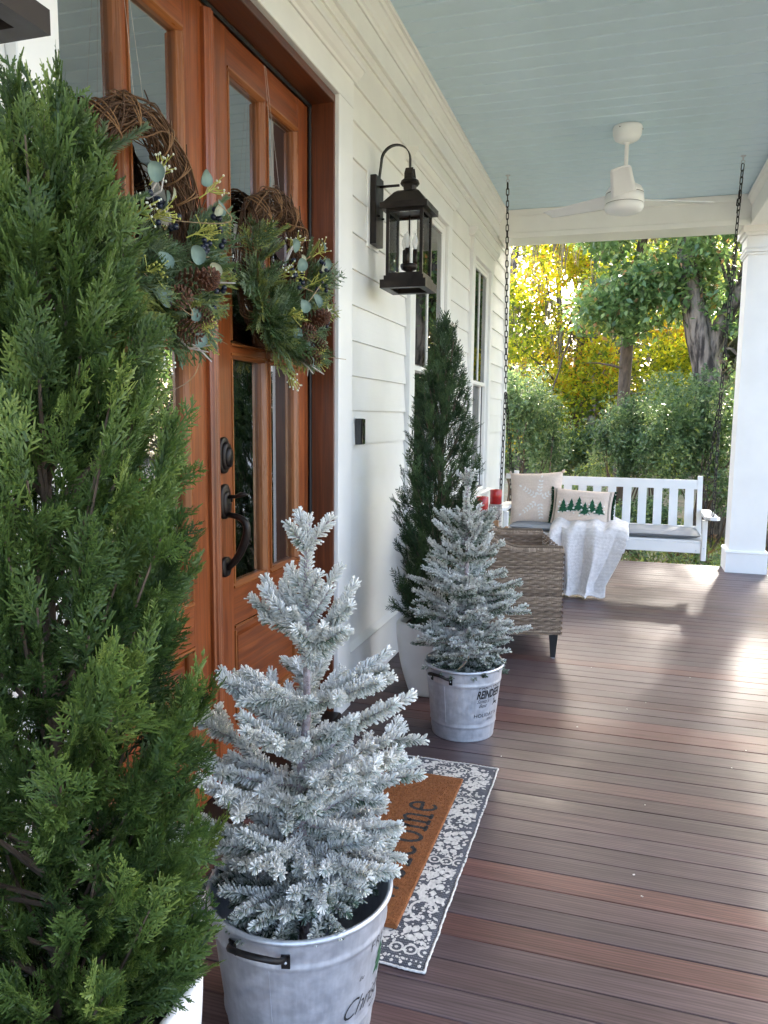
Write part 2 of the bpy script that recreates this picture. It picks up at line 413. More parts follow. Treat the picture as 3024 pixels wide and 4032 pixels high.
for k in range(k0, k1):
    o = bd if k == k0 else inst(bd, 'deck_board', (0, 0, 0), deck)
    o.location = (0, PH+k*PIT, random.uniform(-.0006, .0006))
    j = random.uniform(.84, 1.14); w = REDS.get(k, random.choice([0, 0, 0, .12, .2, .0]))
    w *= .65; a = np.array([.098, .070, .072])*j; r = np.array([.150, .060, .045])*j
    c = a*(1-w)+r*w; o.color = (*c, 1)

# ---- house wall
WALL_Y0, WALL_Y1 = -1.8, 7.66
DY0, DY1, DZ = 1.395, 2.968, 2.512      # door opening
W1 = (4.175, 4.965); W2 = (5.895, 6.61); WZ0, WZ1 = .72, 2.50
wall = thing('house_wall', 'white horizontal lap siding wall along the porch', 'wall', (0, 3, 0))
core = MB()
for (a, b_, z0, z1) in ((WALL_Y0, DY0-.03, -.4, 3.3), (DY0-.03, DY1+.03, DZ+.03, 3.3), (DY1+.03, W1[0], -.4, 3.3), (W1[0], W1[1], -.4, WZ0), (W1[0], W1[1], WZ1, 3.3),
                        (W1[1], W2[0], -.4, 3.3), (W2[0], W2[1], -.4, WZ0), (W2[0], W2[1], WZ1, 3.3), (W2[1], WALL_Y1-.02, -.4, 3.3)):
    core.box(-.16, -.012, a, b_, z0, z1)
core.build('sheathing', MT['interior'], wall)
ZS0, SP = .262, .1516
LINE0 = .4099 - SP
def siding_seg(ya, yb, zlo, zhi):
    z = LINE0
    while z < zhi-.02:
        lo, hi = max(z, zlo), min(z+SP+.012, zhi)
        if hi-lo > .03:
            xb = -.0105*(lo-z)/SP
            xt = -.0105*(hi-z)/SP
            jz = random.uniform(-.0006, .0006)
            MB().prism(1, ya, yb, [(-.0125, lo), (xb, lo+jz), (xt-.0005, hi), (-.0125, hi)]).build('siding_board', MT['siding'], wall)
        z += SP
TOPS = 2.885
siding_seg(WALL_Y0, 1.262, ZS0, TOPS)
siding_seg(1.265, 3.142, 2.71, TOPS)
siding_seg(3.143, 4.078, ZS0, TOPS)
siding_seg(4.081, 5.062, 2.70, TOPS); siding_seg(4.081, 5.062, ZS0, .62)
siding_seg(5.065, 5.797, ZS0, TOPS)
siding_seg(5.80, 6.706, 2.70, TOPS); siding_seg(5.80, 6.706, ZS0, .62)
siding_seg(6.709, 7.515, ZS0, TOPS)
for (a, b_) in ((WALL_Y0, 1.262), (3.143, 7.515)):
    MB().bar(1, a, b_, -.012, .010, .002, .236, .002).build('baseboard', MT['paint'], wall)
    MB().prism(1, a, b_, [(-.012, .2365), (.022, .2365), (.026, .246), (.0, .270), (-.012, .270)]).build('drip_cap', MT['paint'], wall)
MB().bar(1, WALL_Y0, 7.515, -.012, .014, TOPS+.001, 2.985, .003).build('frieze_board', MT['paint'], wall)
MB().bar(2, -.4, 3.1, -.012, .022, 7.516, WALL_Y1, .003).build('corner_board', MT['paint'], wall)
MB().box(-3.0, -.013, WALL_Y1-.10, WALL_Y1-.004, -.4, 3.3).build('end_wall', MT['siding'], wall)

# interior room behind the glass
room = thing('interior_room', 'dim room behind the door glass', 'room', (-2, 3, 0), kind='structure')
MB().box(-3.4, -.165, WALL_Y0, WALL_Y1-.11, -.06, -.01).build('floor', MT['pine'], room)
MB().box(-3.5, -3.4, WALL_Y0, WALL_Y1-.11, -.01, 3.2).build('back_wall', MT['interior'], room)
MB().box(-3.4, -.165, WALL_Y0-.1, WALL_Y0, -.01, 3.2).build('side_wall', MT['interior'], room)
MB().box(-3.4, -.165, 3.55, 3.65, -.01, 3.2).build('side_wall', MT['interior'], room)
MB().box(-3.5, -.165, WALL_Y0, WALL_Y1-.11, 3.2, 3.25).build('ceiling', MT['interior'], room)
for z in np.arange(.2, 3.1, .2):
    MB().box(-3.398, -3.385, WALL_Y0, 3.54, z, z+.19).build('wall_plank', MT['interior'], room)

# ---- porch ceiling and roof
pc = thing('porch_ceiling', 'pale blue beadboard porch ceiling', 'ceiling', (1, 3, ZC))
MB().box(-.012, XF+.15, Y0-.2, 7.55, ZC+.02, ZC+.14).build('roof_slab', MT['paint'], pc)
CP = .1272; CPH = 3.516
cb = MB().prism(0, .04, 2.02, [(.0015, .002), (.0035, -.009), (.008, -.014), (CP-.008, -.014), (CP-.0035, -.009), (CP-.0015, .002), (CP-.0015, .004), (.0015, .004)]).build('ceiling_board', MT['ceil'], pc)
kc0 = int((Y0-CPH)/CP); kc1 = int((7.0-CPH)/CP)
for k in range(kc0, kc1+1):
    o = cb if k == kc0 else inst(cb, 'ceiling_board', (0, 0, 0), pc)
    o.location = (0, CPH+k*CP, ZC+.014+random.uniform(-.0008, .0008))
MB().prism(1, Y0, 6.999, [(.0, 2.986), (.020, 2.986), (.022, 3.004), (.030, 3.010), (.036, 3.030), (.058, 3.056), (.066, 3.058), (.070, 3.078), (.084, 3.080), (.084, 3.099), (0, 3.099)]).build('crown_moulding', MT['paint'], pc)
# ---- beams
bm = thing('porch_beam', 'white boxed beam spanning the far end of the porch', 'beam', (1, 7.15, 2.86))
MB().bar(0, .0155, 2.040, 7.00, 7.32, 2.862, ZC+.018, .003).build('beam_box', MT['paint'], bm)
MB().bar(0, .016, 2.039, 6.985, 6.999, 3.045, 3.098, .003).build('top_trim', MT['paint'], bm)
MB().bar(0, .016, 2.039, 6.990, 6.999, 2.86, 2.905, .003).build('bottom_trim', MT['paint'], bm)
bm2 = thing('porch_beam', 'white boxed beam along the open right side over the column', 'beam', (2.19, 3, 2.86))
MB().bar(1, Y0-.2, 7.34, 2.041, 2.345, 2.862, ZC+.018, .003).build('beam_box', MT['paint'], bm2)
MB().prism(1, Y0, 6.999, [(2.0, 3.085), (2.0, 3.06), (2.015, 3.05), (2.03, 3.02), (2.0405, 3.01), (2.0405, 3.085)]).build('crown_moulding', MT['paint'], bm2)

def column(y, label):
    cx = 2.187; t = thing('porch_column', label, 'column', (cx, y, 0), 'square porch columns')
    b = MB(); h = .142
    b.prism(2, .19, 2.86, [(cx-h, y-h), (cx+h, y-h), (cx+h, y+h), (cx-h, y+h)]); b.build('shaft', MT['column'], t)
    def ring(name, z0, z1, g, ch=.004):
        q = h+g
        b = MB(); P = []
        for z, k in ((z0, q), (z1-ch*1.5, q), (z1, q-ch)):
            P.append([(cx-k, y-k, z), (cx+k, y-k, z), (cx+k, y+k, z), (cx-k, y+k, z)])
        V = np.array(P).reshape(-1, 3); F = [(3, 2, 1, 0), (8, 9, 10, 11)]
        for i in range(2): F += [(i*4+j, i*4+(j+1) % 4, i*4+4+(j+1) % 4, i*4+4+j) for j in range(4)]
        b.add(V, F); return b.build(name, MT['column'], t)
    ring('plinth', 0.001, .172, .021); ring('plinth_cap', .1725, .193, .028, .010)
    ring('neck_band', 2.640, 2.66, .012); ring('neck_band', 2.6605, 2.685, .022, -.008)
    ring('capital', 2.69, 2.79, .013); ring('capital_moulding', 2.7905, 2.815, .028, -.01); ring('abacus', 2.8155, 2.8615, .050, -.006)
column(7.225, 'white square porch column with plinth and capital right of the swing')
column(3.45, 'white square porch column on the open side nearer the viewer')

# ---- door frame
df = thing('door_frame', 'dark mahogany door frame with white casing around the double doors', 'door frame', (0, 2.2, 0))
MB().bar(2, .0, DZ, -.155, .006, DY1, DY1+.03, .002).build('jamb', MT['wood_dark'], df)
MB().bar(2, .0, DZ, -.155, .006, DY0-.03, DY0, .002).build('jamb', MT['wood_dark'], df)
MB().bar(1, DY0-.03, DY1+.03, -.155, .006, DZ, DZ+.03, .002).build('head_jamb', MT['wood_darkh'], df)
MB().bar(2, .04, DZ-.003, -.098, -.088, DY1-.016, DY1-.001, .003).build('weatherstrip', MT['black'], df)
MB().bar(1, DY0, DY1, -.098, -.088, DZ-.016, DZ-.001, .003).build('weatherstrip', MT['black'], df)
MB().bar(1, DY0, DY1, -.16, .045, .001, .032, .006).build('threshold', MT['bronze'], df)
MB().bar(2, .001, DZ+.033, -.011, .024, DY1+.012, 3.141, .003).build('casing', MT['paint'], df)
MB().bar(2, .001, DZ+.033, -.011, .024, 1.264, DY0-.012, .003).build('casing', MT['paint'], df)
MB().bar(1, 1.264, 3.141, -.011, .025, DZ+.034, 2.652, .003).build('head_casing', MT['paint'], df)
MB().prism(1, 1.235, 3.168, [(-.010, 2.653), (.030, 2.653), (.034, 2.664), (.046, 2.672), (.062, 2.692), (.068, 2.693), (.068, 2.708), (-.010, 2.712)]).build('head_cap', MT['paint'], df)

# ---- doors
def door(label, y0, y1, flip, handle):
    t = thing('entry_door', label, 'door', (-.12, (y0+y1)/2, .035), 'pair of glazed entry doors')
    xf, xb = -.100, -.145; zb, zt = .036, 2.495
    ws = .125; wr = .098           # stile next to the meeting edge is wider
    sl, sr = (ws, wr) if not flip else (wr, ws)
    ga, gb = y0+sl, y1-sr
    def P(name, mat, *a): return MB().bar(*a).build(name, mat, t)
    P('stile', MT['wood_v'], 2, zb, zt, xb, xf, y0, ga, .002)
    P('stile', MT['wood_v'], 2, zb, zt, xb, xf, gb, y1, .002)
    P('rail', MT['wood_h'], 1, ga, gb, xb, xf-.001, 2.385, zt, .001)
    P('rail', MT['wood_h'], 1, ga, gb, xb, xf-.001, .575, .705, .001)
    P('rail', MT['wood_h'], 1, ga, gb, xb, xf-.001, zb, .225, .001)
    MB().prism(1, ga+.045, gb-.045, [(xb+.01, .265), (xf-.012, .275), (xf-.012, .525), (xb+.01, .535)]).build('panel', MT['wood_h'], t)
    MB().box(xb+.008, xf-.026, ga, gb, .225, .575).build('panel_field', MT['wood_h'], t)
    def beads(nm, a, b, c, d):
        o = MB(); w = .017
        o.prism(1, a, b, [(xf-.030, c), (xf+.004, c), (xf+.004, c+.007), (xf-.012, c+w), (xf-.030, c+w)])
        o.prism(1, a, b, [(xf-.030, d-w), (xf-.012, d-w), (xf+.004, d-.007), (xf+.004, d), (xf-.030, d)])
        o.build(nm, MT['wood_beadh'], t); o = MB()
        o.prism(2, c+w, d-w, [(xf-.030, a), (xf+.0035, a), (xf+.0035, a+.007), (xf-.012, a+w), (xf-.030, a+w)])
        o.prism(2, c+w, d-w, [(xf-.030, b), (xf-.030, b-w), (xf-.012, b-w), (xf+.0035, b-.007), (xf+.0035, b)])
        return o.build(nm, MT['wood_bead'], t)
    beads('panel_moulding', ga+.002, gb-.002, .227, .573)
    mu = (ga+gb)/2; mz = 1.508
    P('muntin', MT['wood_v'], 2, .705, 2.385, xb+.006, xf-.002, mu-.012, mu+.012, .002)
    P('muntin', MT['wood_h'], 1, ga, mu-.012, xb+.006, xf-.003, mz-.012, mz+.012, .002)
    P('muntin', MT['wood_h'], 1, mu+.012, gb, xb+.006, xf-.003, mz-.012, mz+.012, .002)
    for a, b in ((ga, mu-.012), (mu+.012, gb)):
        for c, d in ((.705, mz-.012), (mz+.012, 2.385)):
            g = MB().box(xf-.030, xf-.025, a+.004, b-.004, c+.004, d-.004).build('pane', MT['glass'], t)
            beads('glazing_bead', a, b, c, d)
    if flip:   # meeting stile cover
        o = MB()
        o.prism(2, zb, zt-.012, [(xf+.0005, y1-.026), (xf+.012, y1-.026), (xf+.016, y1-.020), (xf+.022, y1-.016), (xf+.026, y1-.006), (xf+.022, y1+.002), (xf+.024, y1+.008), (xf+.018, y1+.020), (xf+.010, y1+.024), (xf+.0005, y1+.024)])
        o.build('astragal', MT['wood_v'], t)
    if handle:
        yh = y0+.062
        hs = MB()
        a = np.linspace(0, 2*pi, 20, endpoint=False)
        def plate(o, zc, hz, hy, th, x0=xf, pw=2.6):
            pr = [(yh+hy*np.sign(np.cos(q))*abs(np.cos(q))**(2/pw), zc+hz*np.sign(np.sin(q))*abs(np.sin(q))**(2/pw)) for q in a]
            pr2 = [(yh+(p[0]-yh)*.86, zc+(p[1]-zc)*.9) for p in pr]
            V = [(x0+.0005, *p) for p in pr]+[(x0+th*.7, *p) for p in pr]+[(x0+th, *p) for p in pr2]
            F = [(i, (i+1) % 20, 20+(i+1) % 20, 20+i) for i in range(20)]+[(20+i, 20+(i+1) % 20, 40+(i+1) % 20, 40+i) for i in range(20)]+[tuple(range(40, 60))]
            o.add(V, F); return o
        d = plate(MB(), 1.162, .060, .034, .010); plate(d, 1.160, .046, .026, .020); plate(d, 1.156, .034, .020, .030, pw=2.0)
        d.build('deadbolt', MT['bronze'], t, True)
        g = plate(MB(), 1.010, .058, .033, .012); plate(g, 1.004, .040, .024, .018)
        plate(g, .792, .034, .030, .012)
        ho = g.build('handle_set', MT['bronze'], t, True)
        lv = MB(); lv.tube([(xf+.018, yh, 1.026), (xf+.045, yh, 1.028), (xf+.065, yh, 1.036), (xf+.085, yh, 1.036)], [.007, .006, .009, .004], 8)
        lv.tube([(xf+.03, yh, 1.028), (xf+.03, yh, 1.010)], [.004, .003], 6)
        lv.build('thumb_lever', MT['bronze'], ho, True)
        gp = MB(); q = np.linspace(0, 1, 22)
        cx = xf+.012+.072*np.sin(pi*np.clip(q*1.06, 0, 1)**.62)*1.0
        cz = .968-.185*q+.012*np.sin(pi*q*2)
        gp.tube(np.stack([cx, np.full(22, yh), cz], 1), .0095+.004*np.sin(pi*q), 10)
        gp.build('grip', MT['bronze'], ho, True)
    return t
door('left mahogany glass door leaf behind the tall foreground cypress', 1.400, 2.172, True, False)
door('right mahogany glass door leaf with bronze handle set', 2.180, 2.950, False, True)

# ---- windows
def window(label, y0, y1):
    t = thing('window', label, 'window', (0, (y0+y1)/2, WZ0), 'front windows')
    c0, c1 = y0-.098, y1+.098
    MB().bar(2, .685, 2.505, -.011, .022, c0, y0+.004, .003).build('casing', MT['paint'], t)
    MB().bar(2, .685, 2.505, -.011, .022, y1-.004, c1, .003).build('casing', MT['paint'], t)
    MB().bar(1, c0, c1, -.011, .023, 2.506, 2.625, .003).build('head_casing', MT['paint'], t)
    MB().prism(1, c0-.035, c1+.035, [(-.010, 2.626), (.028, 2.626), (.032, 2.636), (.042, 2.642), (.056, 2.668), (.062, 2.669), (.062, 2.686), (-.010, 2.692)]).build('head_cap', MT['paint'], t)
    MB().bar(1, c0-.02, c1+.02, -.012, .055, .655, .684, .006).build('sill', MT['paint'], t)
    MB().bar(1, c0, c1, -.011, .018, .56, .654, .003).build('apron', MT['paint'], t)
    zm = 1.578
    def frame(x, z0, z1, a, b, w):
        o = MB(); o.bar(2, z0, z1, x-.03, x, a, a+w, .003); o.bar(2, z0, z1, x-.03, x, b-w, b, .003)
        o.bar(1, a+w, b-w, x-.03, x-.0005, z0, z0+w, .003); o.bar(1, a+w, b-w, x-.03, x-.0005, z1-w, z1, .003); return o
    frame(-.001, .686, 2.504, y0+.005, y1-.005, .026).build('window_frame', MT['paint'], t)
    a, b = y0+.028, y1-.028
    us = frame(-.006, zm-.02, 2.478, a, b, .030).build('upper_sash', MT['paint'], t)
    m = (a+b)/2
    MB().bar(2, zm+.017, 2.44, -.030, -.008, m-.009, m+.009, .003).build('muntin', MT['paint'], us)
    for p, q in ((a+.031, m-.009), (m+.009, b-.031)):
        MB().box(-.019, -.015, p, q, zm+.017, 2.439).build('pane', MT['winglass'], us)
    ls = frame(-.038, .713, zm+.018, a, b, .04).build('lower_sash', MT['paint'], t)
    MB().box(-.055, -.051, a+.041, b-.041, .754, zm-.023).build('pane', MT['lowglass'], ls)
    cu = MB(); yy = np.linspace(a, b, 60)
    G = np.stack([np.stack([-.125+.018*np.sin((yy-a)*62+.5*np.sin(z*2)), yy, np.full(60, z)], 1) for z in (.70, 1.2, 1.62)])
    cu.grid(G); cu.build('curtain', MT['curtain'], t, True)
    MB().box(-.30, -.29, y0-.1, y1+.1, .6, 2.6).build('added_dark_board', MT['interior'], t)  # board added behind the panes to keep the view inside dark
    return t
window('nearer white double hung window partly hidden by the far cypress', *W1)
window('farther white double hung window at the corner by the porch swing', *W2)

# ================================================================== WALL LANTERNS
def lantern(label, y):
    t = thing('wall_lantern', label, 'lantern', (0, y, 2.2), 'bronze wall lanterns')
    cx = .172; B = MT['bronze']
    MB().bar(2, 2.075, 2.375, .001, .030, y-.058, y+.058, .004).build('back_plate', B, t)
    MB().bar(2, 2.06, 2.40, -.008, .0008, y-.085, y+.085, .002).build('mounting_block', MT['paint'], t)
    for z in (2.335, 2.245): MB().tube([(.0305, y, z), (cx-.05, y, z)], .006, 8).build('arm', B, t, True)
    for dy in (-.03, .03): MB().tube([(.0305, y+dy, 2.20), (.042, y+dy, 2.20)], .005, 8).build('mounting_screw', B, t, True)
    q = np.linspace(0, 1, 26)
    hk = MB()
    P = [(.026, 2.372), (.030, 2.40), (.036, 2.445)]
    P += [(.036+.068*(1-math.cos(th)), 2.445+.066*math.sin(th)) for th in np.linspace(.15, pi-.05, 18)]
    P += [(.172, 2.41), (.172, 2.385)]
    P = np.array(P)
    L = []; Rr = []
    T = np.gradient(P, axis=0); T /= np.linalg.norm(T, axis=1)[:, None]; N = np.stack([-T[:, 1], T[:, 0]], 1)
    V = []
    for p, nn in zip(P, N):
        for sx, sy in ((-.0025, -.011), (.0025, -.011), (.0025, .011), (-.0025, .011)):
            V.append((p[0]+nn[0]*sx, y+sy, p[1]+nn[1]*sx))
    F = [(i*4+j, i*4+(j+1) % 4, i*4+4+(j+1) % 4, i*4+4+j) for i in range(len(P)-1) for j in range(4)]
    hk.add(V, F); hk.build('hook', B, t)
    cap = MB(); cap.lathe([(0, 2.40), (.014, 2.40), (.018, 2.385), (.020, 2.365), (.040, 2.350), (.044, 2.338), (.038, 2.330), (.030, 2.328), (.028, 2.300), (0, 2.300)], 20, (cx, y, 0))
    for s_ in (-1, 1):
        cap.prism(0, cx-.018, cx+.018, [(y+s_*.030, 2.29), (y+s_*.034, 2.29), (y+s_*.034, 2.375), (y+s_*.012, 2.405), (y+s_*.010, 2.401), (y+s_*.030, 2.372)])
    cap.build('cap', B, t)
    def pyr(o, z0, h0, z1, h1):
        V = [(cx+sx*h, y+sy*h, z) for z, h in ((z0, h0), (z1, h1)) for sx, sy in ((-1, -1), (1, -1), (1, 1), (-1, 1))]
        o.add(V, [(3, 2, 1, 0), (4, 5, 6, 7)]+[(j, (j+1) % 4, 4+(j+1) % 4, 4+j) for j in range(4)])
    r = MB(); pyr(r, 2.212, .108, 2.238, .108); pyr(r, 2.2385, .100, 2.290, .058); pyr(r, 2.2905, .058, 2.300, .045); r.build('roof', B, t)
    f = MB(); h = .078
    for sx in (-1, 1):
        for sy in (-1, 1): f.box(cx+sx*h-.007, cx+sx*h+.007, y+sy*h-.007, y+sy*h+.007, 1.925, 2.212)
    for z0, z1 in ((1.925, 1.937), (2.200, 2.212)):
        for s_ in (-1, 1):
            f.box(cx+s_*h-.006, cx+s_*h+.006, y-h+.0071, y+h-.0071, z0, z1)
            f.box(cx-h+.0071, cx+h-.0071, y+s_*h-.006, y+s_*h+.006, z0, z1)
    f.build('frame', B, t)
    bs = MB(); o_ = .108; i_ = .070
    for z0, z1, oo in ((1.868, 1.905, .106), (1.9055, 1.9245, .092)):
        bs.box(cx-oo, cx+oo, y-oo, y-i_, z0, z1); bs.box(cx-oo, cx+oo, y+i_, y+oo, z0, z1)
        bs.box(cx-oo, cx-i_, y-i_, y+i_, z0, z1); bs.box(cx+i_, cx+oo, y-i_, y+i_, z0, z1)
    bs.box(cx-.012, cx+.012, y-.07, y+.07, 1.906, 1.914); bs.build('base_frame', B, t)
    for s_ in (-1, 1):
        MB().box(cx+s_*h-.0015, cx+s_*h+.0015, y-h+.0072, y+h-.0072, 1.9375, 2.1995).build('pane', MT['lampglass'], t)
        MB().box(cx-h+.0072, cx+h-.0072, y+s_*h-.0015, y+s_*h+.0015, 1.9375, 2.1995).build('pane', MT['lampglass'], t)
    cl = MB(); cl.lathe([(0, 1.935), (.012, 1.94), (.012, 1.952), (.034, 1.962), (.040, 1.975), (.038, 1.985), (0, 1.987)], 16, (cx, y, 0))
    cl.tube([(cx, y, 1.98), (cx, y, 2.20)], .004, 6)
    for k in range(3):
        q = 2*pi*k/3+.5; px, py = cx+.028*math.cos(q), y+.028*math.sin(q)
        cl.tube([(px, py, 1.984), (px, py, 2.052)], .0105, 10)
    co = cl.build('candle_cluster', B, t, True)
    for k in range(3):
        q = 2*pi*k/3+.5; px, py = cx+.028*math.cos(q), y+.028*math.sin(q)
        MB().lathe([(.006, 2.052), (.010, 2.062), (.0145, 2.078), (.013, 2.095), (.007, 2.112), (.002, 2.124), (0, 2.125)], 12, (px, py, 0)).build('bulb', MT['bulb'], co, True)
lantern('bronze wall lantern on the siding right of the doors', 3.49)
lantern('bronze wall lantern cropped at the top left corner, only its base showing', .945)

# doorbell
t = thing('doorbell', 'small black video doorbell on the white siding', 'doorbell', (0, 3.28, 1.22))
MB().prism(2, 1.168, 1.284, [(.0005, 3.253), (.020, 3.262), (.024, 3.266), (.024, 3.300), (.020, 3.304), (.0005, 3.313)]).build('wedge_mount', MT['black'], t)
MB().bar(2, 1.170, 1.282, .0245, .032, 3.264, 3.302, .003).build('face_plate', surf('black_gloss', (.004,)*3, (.006,)*3, 5, rough=(.08, .12), bstr=0), t)
b = MB(); b.lathe([(.0105, 0), (.0105, .002), (.008, .003), (0, .003)], 16)
b.mx = frame_mx((.0321, 3.283, 1.198), (0, 1, 0), (0, 0, 1), (1, 0, 0)); b.build('button', MT['iron'], t, True)
b = MB(); b.lathe([(.008, 0), (.008, .002), (0, .003)], 16)
b.mx = frame_mx((.0321, 3.283, 1.258), (0, 1, 0), (0, 0, 1), (1, 0, 0)); b.build('camera_lens', MT['bronze'], t, True)

# ================================================================== PLANTERS AND CYPRESSES
def planter(label, c):
    t = thing('planter', label, 'planter', (c[0], c[1], 0), 'white square planters')
    o = MB(); n = 40; a = np.linspace(0, 2*pi, n, endpoint=False)+pi/4
    def ringv(h, z, p=5.0):
        cc, ss = np.cos(a), np.sin(a)
        k = (abs(cc)**p+abs(ss)**p)**(-1/p)
        return np.stack([c[0]+h*cc*k, c[1]+h*ss*k, np.full(n, z)], 1)
    prof = [(.106, .001), (.112, .004)]+[(.112+.058*math.sin(u*pi/2)**.9, .004+.33*u) for u in np.linspace(.08, 1, 14)]
    prof += [(.171, .346), (.170, .352), (.165, .356), (.153, .356), (.149, .352), (.148, .325)]
    V = np.concatenate([ringv(h, z) for h, z in prof]); m = len(prof)
    F = [(i*n+j, i*n+(j+1) % n, (i+1)*n+(j+1) % n, (i+1)*n+j) for i in range(m-1) for j in range(n)]+[tuple(range(n-1, -1, -1))]
    o.add(V, F); o.build('bowl', MT['pot'], t, True)
    s = MB(); s.add(ringv(.1485, .322), [tuple(range(n))]); s.build('soil', MT['soil'], t)
planter('white planter under the tall foreground cypress at the lower left', (.352, .92))
planter('white planter of the far cypress behind the reindeer bucket', (.345, 3.45))

def spray_template(seed, sub=3, side=6):
    r = np.random.default_rng(seed); segs = []
    L = 1.0; bend = r.uniform(-.12, .12)
    def pt(u): return np.array([bend*u*u, u*L, 0.])
    us = np.linspace(0, 1, 5)
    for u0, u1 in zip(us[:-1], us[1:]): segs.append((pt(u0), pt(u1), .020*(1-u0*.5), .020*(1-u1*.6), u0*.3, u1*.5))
    for i in range(side):
        for s_ in (-1, 1):
            u = .10+.82*(i+.5*(s_ > 0))/side+r.uniform(-.03, .03)
            ln = (.46*(1-u)**.75+.10)*r.uniform(.8, 1.2)
            ang = s_*R_(r.uniform(28, 46)); p0 = pt(u)
            d = np.array([math.sin(ang), math.cos(ang), r.uniform(-.15, .15)])
            p1 = p0+d*ln*.55; d2 = nrm(d+np.array([0, .5, r.uniform(-.2, .2)])); p2 = p1+d2*ln*.5
            segs.append((p0, p1, .017, .016, .3, .6)); segs.append((p1, p2, .016, .008, .6, 1.))
            for k in range(sub):
                for q in (-1, 1):
                    w = .22+.6*k/sub+r.uniform(-.05, .05)
                    b0 = p0+(p1-p0)*min(w/.55, 1) if w < .55 else p1+(p2-p1)*(w-.55)/.45
                    a2 = ang*.8+q*R_(r.uniform(30, 50))
                    dd = np.array([math.sin(a2), math.cos(a2), r.uniform(-.35, .35)])
                    b1 = b0+dd*ln*r.uniform(.20, .34)*(1.1-w*.6)
                    segs.append((b0, b1, .017, .009, .55, 1.))
    V = []; F = []; T = []
    for a, b, w0, w1, t0, t1 in segs:
        d = nrm(b-a); x = nrm(np.cross(d, np.array([0, 0, 1.]))); z = np.array([0, 0, 1.]); k = len(V)
        q = r.uniform(-.9, .9); x = x*math.cos(q)+z*math.sin(q)
        V += [a-x*w0, a+x*w0, b+x*w1, b-x*w1]; T += [t0]*2+[t1]*2
        F += [(k, k+1, k+2, k+3)]
    return np.array(V), np.array(F), np.array(T)

def frames(d, r):
    d = nrm(d); ref = r.normal(size=d.shape); x = nrm(np.cross(d, ref)); n_ = np.cross(x, d); return x, d, n_

def scatter(templates, P, D, S, tint, r, name, mat, parent, tipw=.25, normals=None):
    """place template fronds at points P along directions D"""
    X, D, N = frames(D, r)
    if normals is not None:
        X = nrm(np.cross(D, normals)); N = np.cross(X, D)
    Vs = []; Fs = []; Ts = []; off = 0; idx = r.integers(0, len(templates), len(P))
    for k, (tv, tf, tt) in enumerate(templates):
        m = np.where(idx == k)[0]
        if not len(m): continue
        V = P[m][:, None, :]+S[m][:, None, None]*(tv[None, :, 0:1]*X[m][:, None, :]+tv[None, :, 1:2]*D[m][:, None, :]+tv[None, :, 2:3]*N[m][:, None, :])
        F = tf[None]+(np.arange(len(m))*len(tv))[:, None, None]+off
        Vs.append(V.reshape(-1, 3)); Fs.append(F.reshape(-1, tf.shape[1])); Ts.append((tint[m][:, None]+tipw*(tt[None]-.5)).ravel()); off += len(m)*len(tv)
    return npmesh(name, np.concatenate(Vs), np.concatenate(Fs), mat, parent, {'tint': ('POINT', np.clip(np.concatenate(Ts), 0, 1))})

def cypress(name, label, c, prof, nb, ns, size, seed, mat, sub, side, lean):
    r = np.random.default_rng(seed)
    t = thing(name, label, 'cypress', (c[0], c[1], .323), 'artificial cypress trees')
    pz = np.array([p[0] for p in prof]); pr = np.array([p[1] for p in prof]); zt = pz[-1]
    stem = MB(); zs = np.linspace(.30, zt-.12, 12); f = (zs-.3)/(zt-.3)
    stem.tube(np.stack([c[0]+lean[0]*f**2, c[1]+lean[1]*f**2, zs], 1), .016*(1-f*.85), 8); stem.build('trunk', MT['bark'], t, True)
    tm = [spray_template(seed*10+k, sub, side) for k in range(4)]
    P = []; D = []; S = []; Tn = []; br = MB()
    for i in range(nb):
        u = (i+.5)/nb
        ze = .36+(zt-.36)*u**.92                 # height of the branch tip
        az = i*2.39996+r.normal()*.25
        rad = np.interp(ze, pz, pr)*r.uniform(.72, 1.05)
        z0 = max(.32, ze-r.uniform(.16, .30)-.15*rad)
        f0 = (z0-.3)/(zt-.3); f1 = (ze-.3)/(zt-.3)
        a0 = np.array([c[0]+lean[0]*f0**2, c[1]+lean[1]*f0**2, z0])
        a2 = np.array([c[0]+lean[0]*f1**2+rad*math.cos(az), c[1]+lean[1]*f1**2+rad*math.sin(az), ze])
        a1 = a0+(a2-a0)*np.array([.7, .7, .38])
        bt = r.uniform(.12, .62); last = None
        k_ = max(2, int(ns*(.30+.70*(1-u)**.8)))
        for k in range(k_):
            w = .26+.72*(k+r.uniform(0, 1))/k_
            p = (1-w)**2*a0+2*w*(1-w)*a1+w*w*a2
            tg = nrm(2*(1-w)*(a1-a0)+2*w*(a2-a1))
            d = tg+r.normal(size=3)*.42+np.array([0, 0, .25])+.35*np.array([math.cos(az), math.sin(az), 0])*(w > .5)
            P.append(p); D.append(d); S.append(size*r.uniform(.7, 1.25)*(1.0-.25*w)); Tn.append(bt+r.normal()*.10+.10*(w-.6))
        P.append(a2-(a2-a1)*.25); D.append(nrm(a2-a1)+r.normal(size=3)*.15); S.append(size*1.15); Tn.append(bt+.15)
        if i % 2 == 0: br.tube([a0, (a0+2*a1+a2)/4, a2], [.004, .003, .0015], 4, False)
    br.build('branches', MT['bark'], t)
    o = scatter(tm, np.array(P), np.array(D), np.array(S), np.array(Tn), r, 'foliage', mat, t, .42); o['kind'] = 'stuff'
    return t
cypress('cypress_tree', 'tall bright green cypress filling the left foreground in a white planter', (.335, .92),
        [(.33, .20), (.5, .222), (.72, .23), (.97, .22), (1.14, .19), (1.27, .165), (1.45, .125), (1.60, .085), (1.71, .04)],
        270, 16, .092, 3, MT['cypress'], 3, 7, (.03, .0))
